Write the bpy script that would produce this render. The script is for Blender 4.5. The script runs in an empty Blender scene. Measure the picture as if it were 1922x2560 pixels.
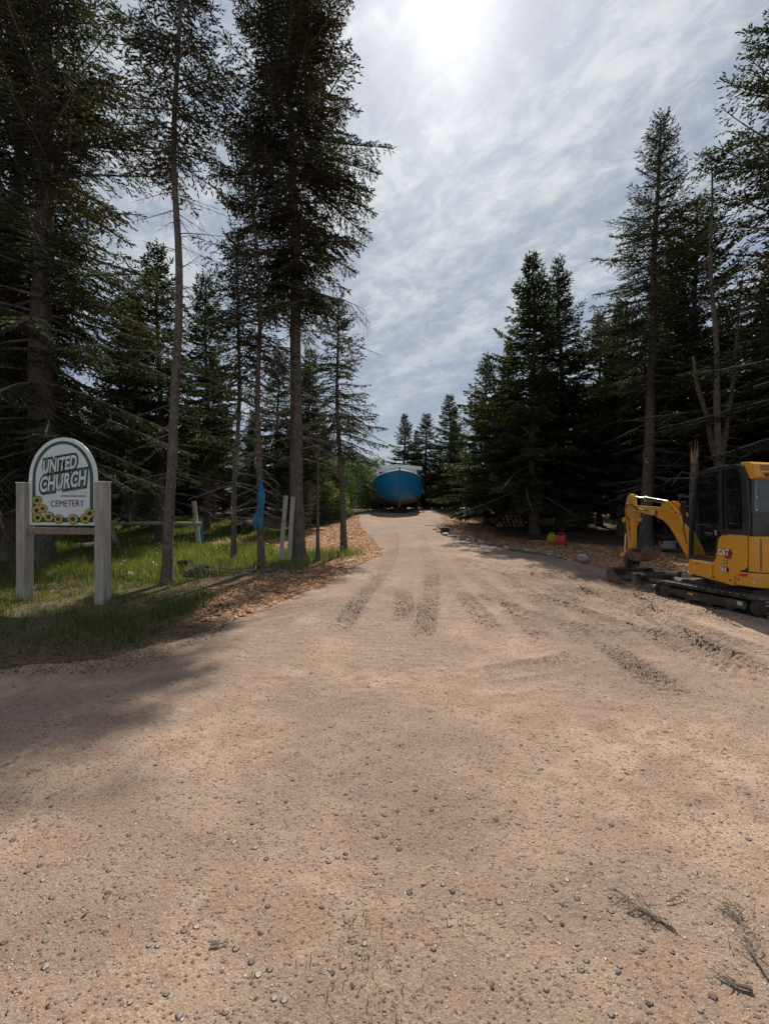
import bpy, bmesh, math, random
import numpy as np
from mathutils import Vector, Matrix
R = math.radians
random.seed(7); rng = np.random.default_rng(7)
sc = bpy.context.scene
C = sc.collection

# ------------------------------------------------------------------ camera
EYE = 1.6; FPX = 1100.0; CX = 961.0; CY = 1281.0        # photograph pixels (1922 x 2560)
cam = bpy.data.objects.new('camera', bpy.data.cameras.new('camera')); C.objects.link(cam)
cam.location = (0, 0, EYE); cam.rotation_euler = (R(90), 0, 0)
cam.data.sensor_fit = 'HORIZONTAL'; cam.data.sensor_width = 36; cam.data.lens = 36*FPX/1922
cam.data.clip_start = 0.05; cam.data.clip_end = 3000
sc.camera = cam

# ------------------------------------------------------------------ light
SUN_EL, SUN_AZ = R(49.2), R(8.6)                       # azimuth measured from +Y towards +X
SUN = Vector((math.cos(SUN_EL)*math.sin(SUN_AZ), math.cos(SUN_EL)*math.cos(SUN_AZ), math.sin(SUN_EL)))
sl = bpy.data.lights.new('sun', 'SUN'); sl.energy = 4.6; sl.angle = R(0.9); sl.color = (1, .93, .83)
so = bpy.data.objects.new('sun', sl); C.objects.link(so); so.rotation_euler = SUN.to_track_quat('Z', 'Y').to_euler()

sc.view_settings.view_transform = 'Standard'; sc.view_settings.look = 'None'
sc.view_settings.exposure = 0.28; sc.view_settings.gamma = 1
sc.cycles.use_denoising = True
sc.cycles.max_bounces = 6; sc.cycles.transparent_max_bounces = 6
sc.cycles.sample_clamp_indirect = 6

w = bpy.data.worlds.new('World'); sc.world = w; w.use_nodes = True
nt = w.node_tree; nt.nodes.clear()
class NT:
    """tiny node helper"""
    def __init__(s, tree): s.t = tree
    def n(s, typ, ins=None, **kw):
        nd = s.t.nodes.new('ShaderNode'+typ)
        for k, v in kw.items(): setattr(nd, k, v)
        for k, v in (ins or {}).items():
            if isinstance(v, bpy.types.NodeSocket): s.t.links.new(v, nd.inputs[k])
            else: nd.inputs[k].default_value = v
        return nd
    def math(s, op, a, b=0.0, c=None):
        i = {0: a, 1: b}
        if c is not None: i[2] = c
        return s.n('Math', i, operation=op).outputs[0]
    def noise(s, vec, scale, detail=4, rough=.55, dist=0.0):
        return s.n('TexNoise', {'Vector': vec, 'Scale': scale, 'Detail': detail, 'Roughness': rough, 'Distortion': dist}).outputs[0]
    def ramp(s, fac, stops):
        nd = s.n('ValToRGB', {0: fac}); e = nd.color_ramp.elements
        while len(e) < len(stops): e.new(.5)
        for el, (p, c) in zip(e, stops): el.position = p; el.color = c if len(c) == 4 else (*c, 1)
        return nd.outputs[0]
    def map(s, v, a, b, c=0., d=1., smooth=True):
        return s.n('MapRange', {0: v, 1: a, 2: b, 3: c, 4: d}, interpolation_type='SMOOTHSTEP' if smooth else 'LINEAR').outputs[0]
    def mix(s, f, a, b, mode='MIX'):
        nd = s.n('Mix', data_type='RGBA', blend_type=mode)
        for k, v in ((0, f), (6, a), (7, b)):
            if isinstance(v, bpy.types.NodeSocket): s.t.links.new(v, nd.inputs[k])
            elif k == 0: nd.inputs[0].default_value = v
            else: nd.inputs[k].default_value = v if len(v) == 4 else (*v, 1)
        return nd.outputs[2]

N = NT(nt)
sky = N.n('TexSky', sky_type='NISHITA', sun_disc=False, sun_elevation=SUN_EL, sun_rotation=SUN_AZ, air_density=1.0, dust_density=1.2, ozone_density=1.2)
tc = N.n('TexCoord')
d = N.n('VectorMath', {0: tc.outputs['Generated']}, operation='NORMALIZE').outputs[0]
sep = N.n('SeparateXYZ', {0: d})
zz = N.math('ADD', N.math('MAXIMUM', sep.outputs[2], 0.0), .16)
px_ = N.math('DIVIDE', sep.outputs[0], zz); py_ = N.math('DIVIDE', sep.outputs[1], zz)
plane = N.n('CombineXYZ', {0: px_, 1: py_, 2: 0.0}).outputs[0]
rot = N.n('Mapping', {0: plane, 2: (0, 0, R(52))}).outputs[0]
m1 = N.n('Mapping', {0: rot, 1: (.45, 1.35, 0), 3: (.45, 1.7, 1)}).outputs[0]
m2 = N.n('Mapping', {0: rot, 1: (3.1, 1.2, 0), 3: (.95, 1.4, 1)}).outputs[0]
big = N.noise(m1, 1.05, 5, .5, .35)
mid = N.noise(m2, 3.2, 8, .62, .5)
fine = N.noise(N.n('Mapping', {0: rot, 3: (.85, 1.15, 1)}).outputs[0], 13.0, 8, .68, .6)
dens = N.math('ADD', N.math('MULTIPLY', big, .46), N.math('ADD', N.math('MULTIPLY', mid, .32), N.math('MULTIPLY', fine, .29)))
cover = N.map(dens, .455, .62)
cover = N.math('MULTIPLY', cover, N.map(sep.outputs[2], .12, .5, .45, 1.0))
cosang = N.n('VectorMath', {0: d, 1: SUN}, operation='DOT_PRODUCT').outputs[1]
ang0 = N.math('ARCCOSINE', N.math('MINIMUM', cosang, .99999))           # radians from the sun
ang = N.math('MULTIPLY', ang0, N.math('SUBTRACT', 1.9, N.math('ADD', N.math('MULTIPLY', mid, 1.1), N.math('MULTIPLY', big, .7))))
core = N.math('EXPONENT', N.math('DIVIDE', ang, R(-4.6)))
halo = N.math('EXPONENT', N.math('DIVIDE', ang, R(-10.0)))
wide = N.math('EXPONENT', N.math('DIVIDE', ang, R(-34.0)))
veil = N.mix(.85, sky.outputs[0], (2.35, 2.85, 3.6))                    # thin haze over the blue
cloud = N.mix(N.map(dens, .45, .75), (3.7, 4.1, 4.6), (5.3, 5.6, 5.85))
base = N.mix(cover, veil, cloud)
# forward scattering round the veiled sun, stronger where there is cloud to scatter
amt = N.math('ADD', N.math('MULTIPLY', core, 6.6), N.math('MULTIPLY', N.math('ADD', N.math('MULTIPLY', halo, 2.2), N.math('MULTIPLY', wide, .4)), N.math('ADD', .25, N.math('MULTIPLY', cover, 1.0))))
glow = N.n('VectorMath', {0: (1.0, .985, .94), 3: amt}, operation='SCALE').outputs[0]
tot = N.mix(1.0, base, glow, 'ADD')
bg = N.n('Background', {0: tot, 1: .1})
nt.links.new(bg.outputs[0], N.n('OutputWorld').inputs[0])

# ------------------------------------------------------------------ terrain functions
def gz(x, y=None):
    y = np.asarray(x if y is None else y, float)
    s = .078*3*np.log1p(np.exp(np.clip((np.minimum(y, 33)-12.5)/3, -40, 40)))
    return s + np.where(y > 33, .078*4*(1-np.exp(-np.maximum(y-33, 0)/4)), 0)
def G(px, py):
    """point of the ground seen at a photograph pixel"""
    lo, hi, s = 1.0, 40.0, (py-CY)/FPX
    for _ in range(50):
        m = (lo+hi)/2
        if (EYE-float(gz(0, m)))/m > s: lo = m
        else: hi = m
    return ((px-CX)/FPX*lo, lo)
def hash2(ix, iy, s):
    h = (ix.astype(np.int64)*374761393 + iy.astype(np.int64)*668265263 + s*974634777) & 0xffffffff
    h = ((h ^ (h >> 13))*1274126177) & 0xffffffff
    return ((h ^ (h >> 16)) & 0xffff)/65535.0
def vnoise(x, y, s=0):
    ix, iy = np.floor(x), np.floor(y); fx, fy = x-ix, y-iy
    fx, fy = fx*fx*(3-2*fx), fy*fy*(3-2*fy); ix = ix.astype(np.int64); iy = iy.astype(np.int64)
    a, b, c, e = hash2(ix, iy, s), hash2(ix+1, iy, s), hash2(ix, iy+1, s), hash2(ix+1, iy+1, s)
    return (a*(1-fx)+b*fx)*(1-fy)+(c*(1-fx)+e*fx)*fy
def fbm(x, y, s=0, o=4):
    t = 0; a = .5
    for k in range(o): t = t+a*(vnoise(x*2**k, y*2**k, s+k)-.5); a *= .5
    return t
def sdf(x, y, poly):
    """signed distance to a polygon, positive inside"""
    x = np.asarray(x, float); y = np.asarray(y, float)
    dm = np.full(x.shape, 1e9); ins = np.zeros(x.shape, bool)
    n = len(poly)
    for i in range(n):
        (ax, ay), (bx, by) = poly[i], poly[(i+1) % n]
        ex, ey = bx-ax, by-ay; l2 = ex*ex+ey*ey+1e-12
        t = np.clip(((x-ax)*ex+(y-ay)*ey)/l2, 0, 1)
        dm = np.minimum(dm, np.hypot(x-ax-t*ex, y-ay-t*ey))
        cr = ((ay > y) != (by > y)) & (x < ex*(y-ay)/(ey if abs(ey) > 1e-12 else 1e-12)+ax)
        ins ^= cr
    return np.where(ins, dm, -dm)
def pathd(x, y, pts):
    """distance, side and arc length to a polyline"""
    best = np.full(x.shape, 1e9); arc = np.zeros(x.shape); side = np.zeros(x.shape); acc = 0; end = np.zeros(x.shape)
    tot = sum(math.dist(pts[i], pts[i+1]) for i in range(len(pts)-1))
    for i in range(len(pts)-1):
        (ax, ay), (bx, by) = pts[i], pts[i+1]; ex, ey = bx-ax, by-ay; l = math.hypot(ex, ey)
        t = np.clip(((x-ax)*ex+(y-ay)*ey)/(l*l), 0, 1); dd = np.hypot(x-ax-t*ex, y-ay-t*ey)
        k = dd < best; best = np.where(k, dd, best); arc = np.where(k, acc+t*l, arc)
        side = np.where(k, ((x-ax)*ey-(y-ay)*ex)/l, side); acc += l
    return best, side, arc, tot
def sm(a, b, v):
    t = np.clip((v-a)/(b-a), 0, 1); return t*t*(3-2*t)

DRIVE = [(-60, -12), (-60, 5.6), (-14, 5.0), (-7, 4.6), G(60, 1655), G(300, 1632), G(470, 1590), G(560, 1556), G(690, 1508), G(780, 1470), G(860, 1430),
         G(938, 1390), G(950, 1375), G(925, 1350), G(893, 1305), (-1.75, 29), (-1.7, 34.5), (-1.2, 38.5), (3.6, 38.5), (4.1, 34.5), (3.95, 29), G(1108, 1318), G(1112, 1340), G(1165, 1350),
         G(1290, 1380), G(1400, 1400), G(1460, 1410), G(1540, 1432), (6.6, 10.6), (9, 9.6), (14, 9.3), (60, 10), (60, -12)]
TRACKS = [[G(830, 1600), G(905, 1495), G(942, 1453), G(975, 1405), G(985, 1365), G(985, 1330)], [G(1050, 1610), G(1075, 1490), G(1082, 1440), G(1070, 1390), G(1048, 1335)],
          [G(1475, 1590), G(1555, 1652), G(1635, 1708), G(1745, 1778)], [G(1100, 1700), G(1277, 1684), G(1400, 1660), G(1495, 1630)],
          [G(1230, 1430), G(1330, 1490), G(1500, 1550), G(1714, 1616), G(2000, 1690)], [G(1180, 1480), G(1300, 1535), G(1475, 1582), G(1640, 1600)],
          [G(1640, 1655), G(1780, 1672), G(2000, 1700)], [G(1500, 1440), G(1640, 1530), G(1800, 1600), G(2000, 1660)], [G(1130, 1400), G(1250, 1500), G(1330, 1570)],
          [G(1000, 1470), G(1012, 1520), G(1010, 1570)], [G(1330, 1430), G(1480, 1490), G(1640, 1560), G(1820, 1640), G(2000, 1730)],
          [G(1250, 2480), G(1300, 2400), G(1360, 2330)]]
for _k in range(9):
    _a, _b = G(1120+45*_k, 1395+5*_k), G(1500+75*_k, 1530+9*_k); TRACKS.append([_a, ((_a[0]+_b[0])/2+.15, (_a[1]+_b[1])/2-.1), _b])
for _k in range(6):
    _a, _b = G(1090+70*_k, 1385+5*_k), G(1250+130*_k, 1600+22*_k); TRACKS.append([_a, ((_a[0]+_b[0])/2-.1, (_a[1]+_b[1])/2), _b])
TAMP = [1.4, 1.4, 1.9, 1.3, 1.6, 1.5, 1.4, 1.4, 1.1, 1.1, 1.5, .4]+[1.4]*9+[.8]*6
def drive_relief(x, y):
    h = .016*fbm(x*.8, y*.8, 3, 4)+.010*fbm(x*5, y*5, 9, 3)
    coarse = sm(.42, .62, vnoise(x*.7+3, y*.9, 21))
    h = h+(.016+.018*coarse)*fbm(x*15, y*15, 31, 3)
    midz = sm(5.6, 7.0, y)*sm(11.5, 9.0, y)*sm(.3, .55, vnoise(x*.6+1, y*.6, 23))
    h = h+.034*midz*fbm(x*9, y*11, 35, 3)
    # faint rake and tyre lines that sweep across the yard
    h = h+.003*np.sin((y*.96+x*.12+.3*vnoise(x*.4, y*.4, 5))*46)*sm(.45, .7, vnoise(x*.5, y*.8+9, 77))
    for pts, amp in zip(TRACKS, TAMP):
        bx = [p[0] for p in pts]; by = [p[1] for p in pts]
        k = (x > min(bx)-.5) & (x < max(bx)+.5) & (y > min(by)-.5) & (y < max(by)+.5)
        if not k.any(): continue
        xx, yy = x[k], y[k]
        dd, side, arc, tot = pathd(xx, yy, pts)
        ww = sm(.19, .12, dd)*sm(0, .8, arc)*sm(0, .8, tot-arc)*(.35+.65*sm(.15, .5, vnoise(xx*1.4, yy*1.4, 13)))
        lug = np.sin((arc+.05*np.abs(side)/.14*np.sign(side)+.02*vnoise(xx*6, yy*6, 2))*2*math.pi/.105)
        lug = np.sign(lug)*np.abs(lug)**.6
        add = amp*ww*(.026*lug-.010)+amp*.016*np.exp(-((dd-.19)/.05)**2)*sm(0, .8, arc)*sm(0, .8, tot-arc)
        h[k] = h[k]+add
    return h
def dark_mask(x, y):
    """how much darker the gravel colour is: along tracks, in spots and lanes (0..1)"""
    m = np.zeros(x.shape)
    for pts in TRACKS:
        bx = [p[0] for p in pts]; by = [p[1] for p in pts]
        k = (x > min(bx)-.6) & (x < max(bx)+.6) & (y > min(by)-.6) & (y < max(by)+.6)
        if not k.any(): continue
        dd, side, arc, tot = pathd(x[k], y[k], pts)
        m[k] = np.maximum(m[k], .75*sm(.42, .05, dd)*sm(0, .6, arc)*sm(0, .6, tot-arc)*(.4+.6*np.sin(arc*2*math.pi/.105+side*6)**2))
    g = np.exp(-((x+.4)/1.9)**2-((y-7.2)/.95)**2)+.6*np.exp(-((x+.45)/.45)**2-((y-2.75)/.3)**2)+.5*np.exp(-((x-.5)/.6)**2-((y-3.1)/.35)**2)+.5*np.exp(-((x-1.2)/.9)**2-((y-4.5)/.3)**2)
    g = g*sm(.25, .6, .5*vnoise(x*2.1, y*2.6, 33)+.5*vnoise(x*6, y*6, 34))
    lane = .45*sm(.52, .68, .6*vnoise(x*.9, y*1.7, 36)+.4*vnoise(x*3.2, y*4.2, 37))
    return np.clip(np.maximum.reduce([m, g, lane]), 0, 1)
def drive_edge(x, y):
    return sdf(x, y, DRIVE)+.75*fbm(x*.9, y*.9, 41, 3)+.22*fbm(x*6, y*6, 45, 2)
def drive_z(x, y):
    x = np.asarray(x, float); y = np.asarray(y, float)
    return gz(x, y)+.012+drive_relief(x, y)
def land_z(x, y):
    x = np.asarray(x, float); y = np.asarray(y, float)
    sd = sdf(x, y, DRIVE)
    off = sm(.1, -1.2, sd)
    return gz(x, y)+off*(.05*fbm(x*.7, y*.7, 61, 4)+.05*fbm(x*.15, y*.15, 66, 2)+.02)-.06*sm(.35, .8, sd)
def zat(x, y, drive=None):
    a = np.array([x], float); b = np.array([y], float)
    if drive is None: drive = drive_edge(a, b)[0] > 0
    return float((drive_z(a, b) if drive else land_z(a, b))[0])

# ------------------------------------------------------------------ materials
MATS = {}
def new_mat(name):
    m = bpy.data.materials.new(name); m.use_nodes = True; m.node_tree.nodes.clear(); MATS[name] = m
    return m, NT(m.node_tree)
def finish(m, N, col, rough=.7, bump=None, bstr=.3, bdist=.01, metal=0.0, spec=.5, coat=0.0, trans=None, extra=None):
    ins = {'Base Color': col if isinstance(col, bpy.types.NodeSocket) else (*col, 1), 'Roughness': rough, 'Metallic': metal, 'Specular IOR Level': spec, 'Coat Weight': coat}
    ins.update(extra or {})
    p = N.n('BsdfPrincipled', ins)
    if bump is not None:
        b = N.n('Bump', {'Height': bump, 'Strength': bstr, 'Distance': bdist}); N.t.links.new(b.outputs[0], p.inputs['Normal'])
    out = p.outputs[0]
    if trans:
        t = N.n('BsdfTranslucent', {0: trans[1] if isinstance(trans[1], bpy.types.NodeSocket) else (*trans[1], 1)})
        out = N.n('MixShader', {0: trans[0], 1: out, 2: t.outputs[0]}).outputs[0]
    N.t.links.new(out, N.n('OutputMaterial').inputs[0])
    return m
def simple(name, col, rough=.6, var=.15, scale=8, bstr=.15, metal=0.0, spec=.5, coat=0.0, dirt=None, dirt_amt=.5, stretch=(1, 1, 1)):
    m, N = new_mat(name)
    co = N.n('Mapping', {0: N.n('TexCoord').outputs['Object'], 3: stretch}).outputs[0]
    n1 = N.noise(co, scale, 6, .6)
    c = N.mix(N.map(n1, .3, .7), tuple(v*(1-var) for v in col), tuple(min(1, v*(1+var)) for v in col))
    if dirt:
        n2 = N.noise(co, scale*.45, 7, .65, .4)
        c = N.mix(N.math('MULTIPLY', N.map(n2, .48, .66), dirt_amt), c, dirt)
    r = N.map(N.noise(co, scale*2.3, 4), .3, .7, max(.05, rough-.1), min(1, rough+.12))
    return finish(m, N, c, r, N.noise(co, scale*7, 5), bstr, .004, metal, spec, coat)

# gravel of the drive
m, N = new_mat('gravel')
co = N.n('NewGeometry').outputs['Position']
n_big = N.noise(co, .55, 5, .55, .3); n_mid = N.noise(co, 2.6, 6, .6); n_f = N.noise(co, 45, 6, .7); n_ff = N.noise(co, 150, 3, .6)
sand = N.mix(N.map(n_mid, .40, .60), (.335, .232, .168), (.47, .338, .248))
pink = N.mix(N.map(n_f, .35, .65), (.225, .158, .12), (.35, .255, .193))
c = N.mix(N.map(N.math('ADD', n_big, N.math('MULTIPLY', n_mid, .35)), .55, .82), sand, pink)
far = N.n('SeparateXYZ', {0: co}).outputs[1]
c = N.mix(N.math('MULTIPLY', N.map(far, 6.8, 9.5), .25), c, pink)
c = N.mix(N.math('MULTIPLY', N.map(n_f, .50, .70), .6), c, (.17, .115, .085))
c = N.mix(N.math('MULTIPLY', N.map(n_f, .46, .32), .35), c, (.52, .40, .30))
dark_amt = N.n('SeparateColor', {0: N.n('VertexColor', layer_name='dark_mask').outputs[0]}).outputs[0]
c = N.mix(N.math('MULTIPLY', dark_amt, .40), c, N.mix(N.map(n_f, .35, .65), (.13, .088, .068), (.26, .18, .14)))  # darker brown along the tracks and in patches
v1 = N.n('TexVoronoi', {'Vector': co, 'Scale': 70.0}); v2 = N.n('TexVoronoi', {'Vector': co, 'Scale': 28.0})
rnd1 = N.n('SeparateColor', {0: v1.outputs['Color']}).outputs[0]; rnd2 = N.n('SeparateColor', {0: v2.outputs['Color']}).outputs[0]
p1 = N.math('MULTIPLY', N.math('GREATER_THAN', rnd1, .70), N.map(v1.outputs['Distance'], .5, .3))
stonec = N.ramp(N.n('SeparateColor', {0: v1.outputs['Color']}).outputs[1], [(0, (.10, .085, .075)), (.45, (.26, .19, .155)), (.8, (.46, .37, .31)), (1, (.62, .55, .49))])
c = N.mix(N.math('MULTIPLY', p1, .8), c, stonec)
p2 = N.math('MULTIPLY', N.math('GREATER_THAN', rnd2, .9), N.map(v2.outputs['Distance'], .42, .26))
stonec2 = N.ramp(N.n('SeparateColor', {0: v2.outputs['Color']}).outputs[1], [(0, (.09, .085, .085)), (.6, (.27, .22, .19)), (1, (.5, .43, .38))])
c = N.mix(N.math('MULTIPLY', p2, .8), c, stonec2)
v3 = N.n('TexVoronoi', {'Vector': co, 'Scale': 190.0})
c = N.mix(.45, c, N.mix(1.0, c, N.ramp(N.n('SeparateColor', {0: v3.outputs['Color']}).outputs[0], [(0, (.35, .32, .3)), (.35, (.85, .85, .85)), (.8, (1.1, 1.08, 1.05)), (1, (1.7, 1.65, 1.6))]), 'MULTIPLY'))
hgt = N.math('ADD', N.math('MULTIPLY', n_f, .6), N.math('ADD', N.math('MULTIPLY', p1, .5), N.math('ADD', N.math('MULTIPLY', p2, .9), N.math('MULTIPLY', n_ff, .25))))
finish(m, N, c, .93, hgt, 1.0, .022, spec=.2)

# land: soil, needle litter, grass and chip colours by zone
m, N = new_mat('soil')
co = N.n('NewGeometry').outputs['Position']
zone = N.n('SeparateColor', {0: N.n('VertexColor', layer_name='zone').outputs[0]})
n1 = N.noise(co, 1.2, 6, .6); n2 = N.noise(co, 30, 5, .7); v = N.n('TexVoronoi', {'Vector': co, 'Scale': 26.0, 'Randomness': 1.0})
soil = N.mix(N.map(n2, .3, .7), (.06, .042, .029), (.19, .132, .088))
soil = N.mix(N.math('MULTIPLY', N.map(n1, .5, .7), .5), soil, (.055, .07, .025))
grass = N.mix(N.map(N.noise(co, 5, 6, .7), .3, .7), (.04, .05, .018), (.10, .11, .036))
grass = N.mix(N.map(n2, .5, .75), grass, (.12, .09, .05))
chip = N.ramp(N.n('SeparateColor', {0: v.outputs['Color']}).outputs[0], [(0, (.12, .065, .035)), (.4, (.26, .15, .085)), (.75, (.40, .25, .15)), (1, (.55, .40, .27))])
c = N.mix(zone.outputs[0], soil, grass); c = N.mix(zone.outputs[1], c, chip)
finish(m, N, c, .95, N.math('ADD', n2, N.math('MULTIPLY', v.outputs['Distance'], .8)), .8, .02, spec=.15)

def tinted(name, rough, trans, spec=.3, attr='tint', tc=(1, 1, 1)):
    m, N = new_mat(name)
    a = N.n('VertexColor', layer_name=attr).outputs[0]
    t = N.mix(1.0, a, (*tc, 1), 'MULTIPLY')
    return finish(m, N, a, rough, spec=spec, trans=(trans, t) if trans else None)
tinted('needles', .6, .38, .25, tc=(1.5, 1.6, .7))
tinted('grass', .55, .45, .3, tc=(1.5, 1.5, .6))
tinted('leaves', .5, .4, .4, tc=(1.5, 1.6, .6))
tinted('chips', .85, 0, .2)
tinted('pebbles', .9, 0, .25)

m, N = new_mat('bark')
co = N.n('TexCoord').outputs['Object']
mp = N.n('Mapping', {0: co, 3: (1, 1, .35)}).outputs[0]
n1 = N.noise(mp, 26, 6, .7); n2 = N.noise(co, 3, 4)
vv = N.n('TexVoronoi', {'Vector': N.n('Mapping', {0: co, 3: (1, 1, .5)}).outputs[0], 'Scale': 34.0})
c = N.mix(N.map(n1, .3, .7), (.075, .058, .046), (.21, .175, .145))
c = N.mix(N.math('MULTIPLY', N.map(n2, .5, .68), .55), c, (.20, .205, .18))
c = N.mix(N.map(N.noise(N.n('Mapping', {0: co, 3: (1, 1, 3)}).outputs[0], 6, 3), .62, .70), c, (.04, .032, .027))
finish(m, N, c, .95, N.math('ADD', n1, vv.outputs['Distance']), .9, .03, spec=.15)
simple('dead_twig', (.17, .145, .125), .9, .3, 9, .3, spec=.2)
simple('sign_wood', (.40, .36, .31), .85, .18, 5, .5, spec=.2, dirt=(.22, .18, .14), dirt_amt=.6, stretch=(6, 6, .5))
simple('sign_wood_side', (.27, .20, .15), .85, .2, 5, .5, spec=.2, dirt=(.16, .11, .08), dirt_amt=.6, stretch=(6, 6, .5))
simple('sign_white', (.72, .72, .70), .45, .03, 3, .03, dirt=(.6, .6, .57), dirt_amt=.25)
simple('sign_green', (.012, .085, .05), .5, .08, 6, .02)
simple('sign_black', (.018, .02, .02), .5, .1, 6, .02)
simple('sign_yellow', (.62, .46, .05), .5, .12, 12, .02)
simple('grey_board', (.36, .34, .31), .85, .2, 4, .5, spec=.2, dirt=(.2, .18, .16), stretch=(8, 8, .6))
simple('rail_wood', (.46, .43, .33), .85, .2, 5, .5, spec=.2, dirt=(.18, .17, .09), stretch=(4, 4, .6))
simple('cut_wood', (.50, .36, .20), .85, .2, 12, .3, spec=.2)
simple('cat_yellow', (.62, .29, .022), .42, .05, 2.5, .03, coat=.1, dirt=(.36, .22, .08), dirt_amt=.6)
simple('cab_black', (.016, .016, .018), .38, .2, 3, .04, dirt=(.05, .045, .04), dirt_amt=.4)
simple('rubber', (.028, .027, .026), .8, .3, 10, .25, spec=.3, dirt=(.17, .14, .11), dirt_amt=.55)
simple('lug_rubber', (.16, .155, .15), .75, .3, 10, .25, spec=.3, dirt=(.26, .22, .18), dirt_amt=.6)
simple('dirty_steel', (.06, .048, .04), .6, .3, 7, .25, metal=.2, dirt=(.13, .095, .07), dirt_amt=.7)
simple('bucket_steel', (.12, .085, .07), .55, .25, 7, .2, metal=.35, dirt=(.2, .15, .12), dirt_amt=.6)
simple('chrome', (.75, .75, .76), .12, .02, 3, .0, metal=1.0)
simple('hose', (.015, .015, .016), .5, .2, 5, .05)
simple('seat_fabric', (.05, .055, .055), .8, .2, 20, .1)
simple('decal_white', (.75, .75, .73), .4, .03, 3, .0)
simple('decal_black', (.012, .012, .013), .4, .1, 3, .0)
simple('decal_red', (.28, .02, .03), .4, .1, 3, .0)
simple('reflector_red', (.55, .02, .02), .25, .1, 3, .0)
simple('decal_green', (.45, .60, .42), .4, .05, 3, .0)
simple('boat_blue', (.016, .235, .53), .42, .10, 1.2, .03, coat=.1, dirt=(.03, .27, .56), dirt_amt=.5)
simple('boat_brown', (.19, .09, .06), .8, .3, 2.0, .2, dirt=(.28, .19, .14), dirt_amt=.8)
simple('boat_white', (.88, .88, .88), .4, .04, 2, .03, dirt=(.6, .6, .58), dirt_amt=.3)
simple('boat_grey', (.45, .46, .46), .5, .05, 2, .03)
simple('stand_rust', (.07, .035, .028), .8, .3, 8, .2, metal=.2)
simple('timber_dark', (.06, .045, .035), .9, .3, 6, .3)
simple('plastic_yellow', (.62, .42, .02), .45, .06, 6, .03)
simple('plastic_red', (.50, .025, .03), .45, .08, 6, .03)
simple('plastic_black', (.014, .014, .015), .45, .2, 6, .05)
simple('net_blue', (.02, .26, .46), .6, .2, 12, .1)
simple('net_grey', (.06, .08, .09), .8, .3, 12, .2)
simple('engine_red', (.36, .05, .05), .5, .1, 6, .05)
simple('engine_grey', (.28, .28, .28), .45, .15, 8, .1, metal=.5)
simple('shed_wall', (.42, .38, .33), .8, .08, 3, .1)
simple('shed_roof', (.16, .15, .145), .9, .2, 8, .2)
simple('broken_wood', (.34, .22, .13), .9, .3, 9, .5, stretch=(4, 4, .5))
def stone_mat(name, a, b):
    m, N = new_mat(name)
    co = N.n('TexCoord').outputs['Object']; oi = N.n('ObjectInfo').outputs['Random']
    n1 = N.noise(co, 7, 6, .65, .3)
    c = N.mix(N.map(n1, .3, .7), a, b); c = N.mix(N.math('MULTIPLY', oi, .4), c, tuple(v*.55 for v in a))
    return finish(m, N, c, .9, N.noise(co, 30, 6, .7), .5, .01, spec=.25)
stone_mat('stone_grey', (.17, .165, .16), (.33, .32, .31))
stone_mat('stone_pale', (.36, .31, .26), (.55, .49, .42))
stone_mat('stone_dark', (.075, .065, .06), (.17, .145, .13))
stone_mat('stone_tan', (.26, .19, .15), (.42, .33, .27))
m, N = new_mat('glass')
g = N.n('BsdfPrincipled', {'Base Color': (.02, .025, .028, 1), 'Roughness': .03, 'Specular IOR Level': .6})
tr = N.n('BsdfTransparent', {0: (.8, .85, .84, 1)})
fr = N.n('Fresnel', {0: 1.5}).outputs[0]
mx = N.n('MixShader', {0: N.math('ADD', .06, N.math('MULTIPLY', fr, .9)), 1: tr.outputs[0], 2: g.outputs[0]})
N.t.links.new(mx.outputs[0], N.n('OutputMaterial').inputs[0])
m, N = new_mat('dark_glass')
finish(m, N, (.03, .04, .05), .04, spec=.6)

# ------------------------------------------------------------------ builders
def link(name, me, mat, parent=None, smooth=False):
    if mat is not None and not len(me.materials): me.materials.append(MATS[mat])
    if smooth: me.polygons.foreach_set('use_smooth', np.ones(len(me.polygons), bool))
    o = bpy.data.objects.new(name, me); C.objects.link(o)
    if parent is not None: o.parent = parent
    return o
def tag(o, label=None, cat=None, group=None, kind=None):
    for k, v in (('label', label), ('category', cat), ('group', group), ('kind', kind)):
        if v: o[k] = v
    return o
def thing(name, label, cat, loc=(0, 0, 0), rz=0, group=None, scale=None):
    o = bpy.data.objects.new(name, None); C.objects.link(o); o.location = loc; o.rotation_euler = (0, 0, rz); o.empty_display_size = .2
    if scale: o.scale = (scale,)*3
    return tag(o, label, cat, group)
def np_mesh(name, verts, faces, tint=None, attr='tint'):
    """verts (n,3); faces (m,3) or (m,4) int array; tint per-vertex colour"""
    me = bpy.data.meshes.new(name); k = faces.shape[1]
    me.vertices.add(len(verts)); me.vertices.foreach_set('co', np.ascontiguousarray(verts, np.float32).ravel())
    me.loops.add(faces.size); me.loops.foreach_set('vertex_index', np.ascontiguousarray(faces, np.int32).ravel())
    me.polygons.add(len(faces)); me.polygons.foreach_set('loop_start', np.arange(0, faces.size, k, dtype=np.int32))
    if tint is not None:
        ca = me.color_attributes.new(attr, 'FLOAT_COLOR', 'POINT')
        ca.data.foreach_set('color', np.ascontiguousarray(np.c_[tint, np.ones(len(tint))], np.float32).ravel())
    me.update(calc_edges=True)
    return me
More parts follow.
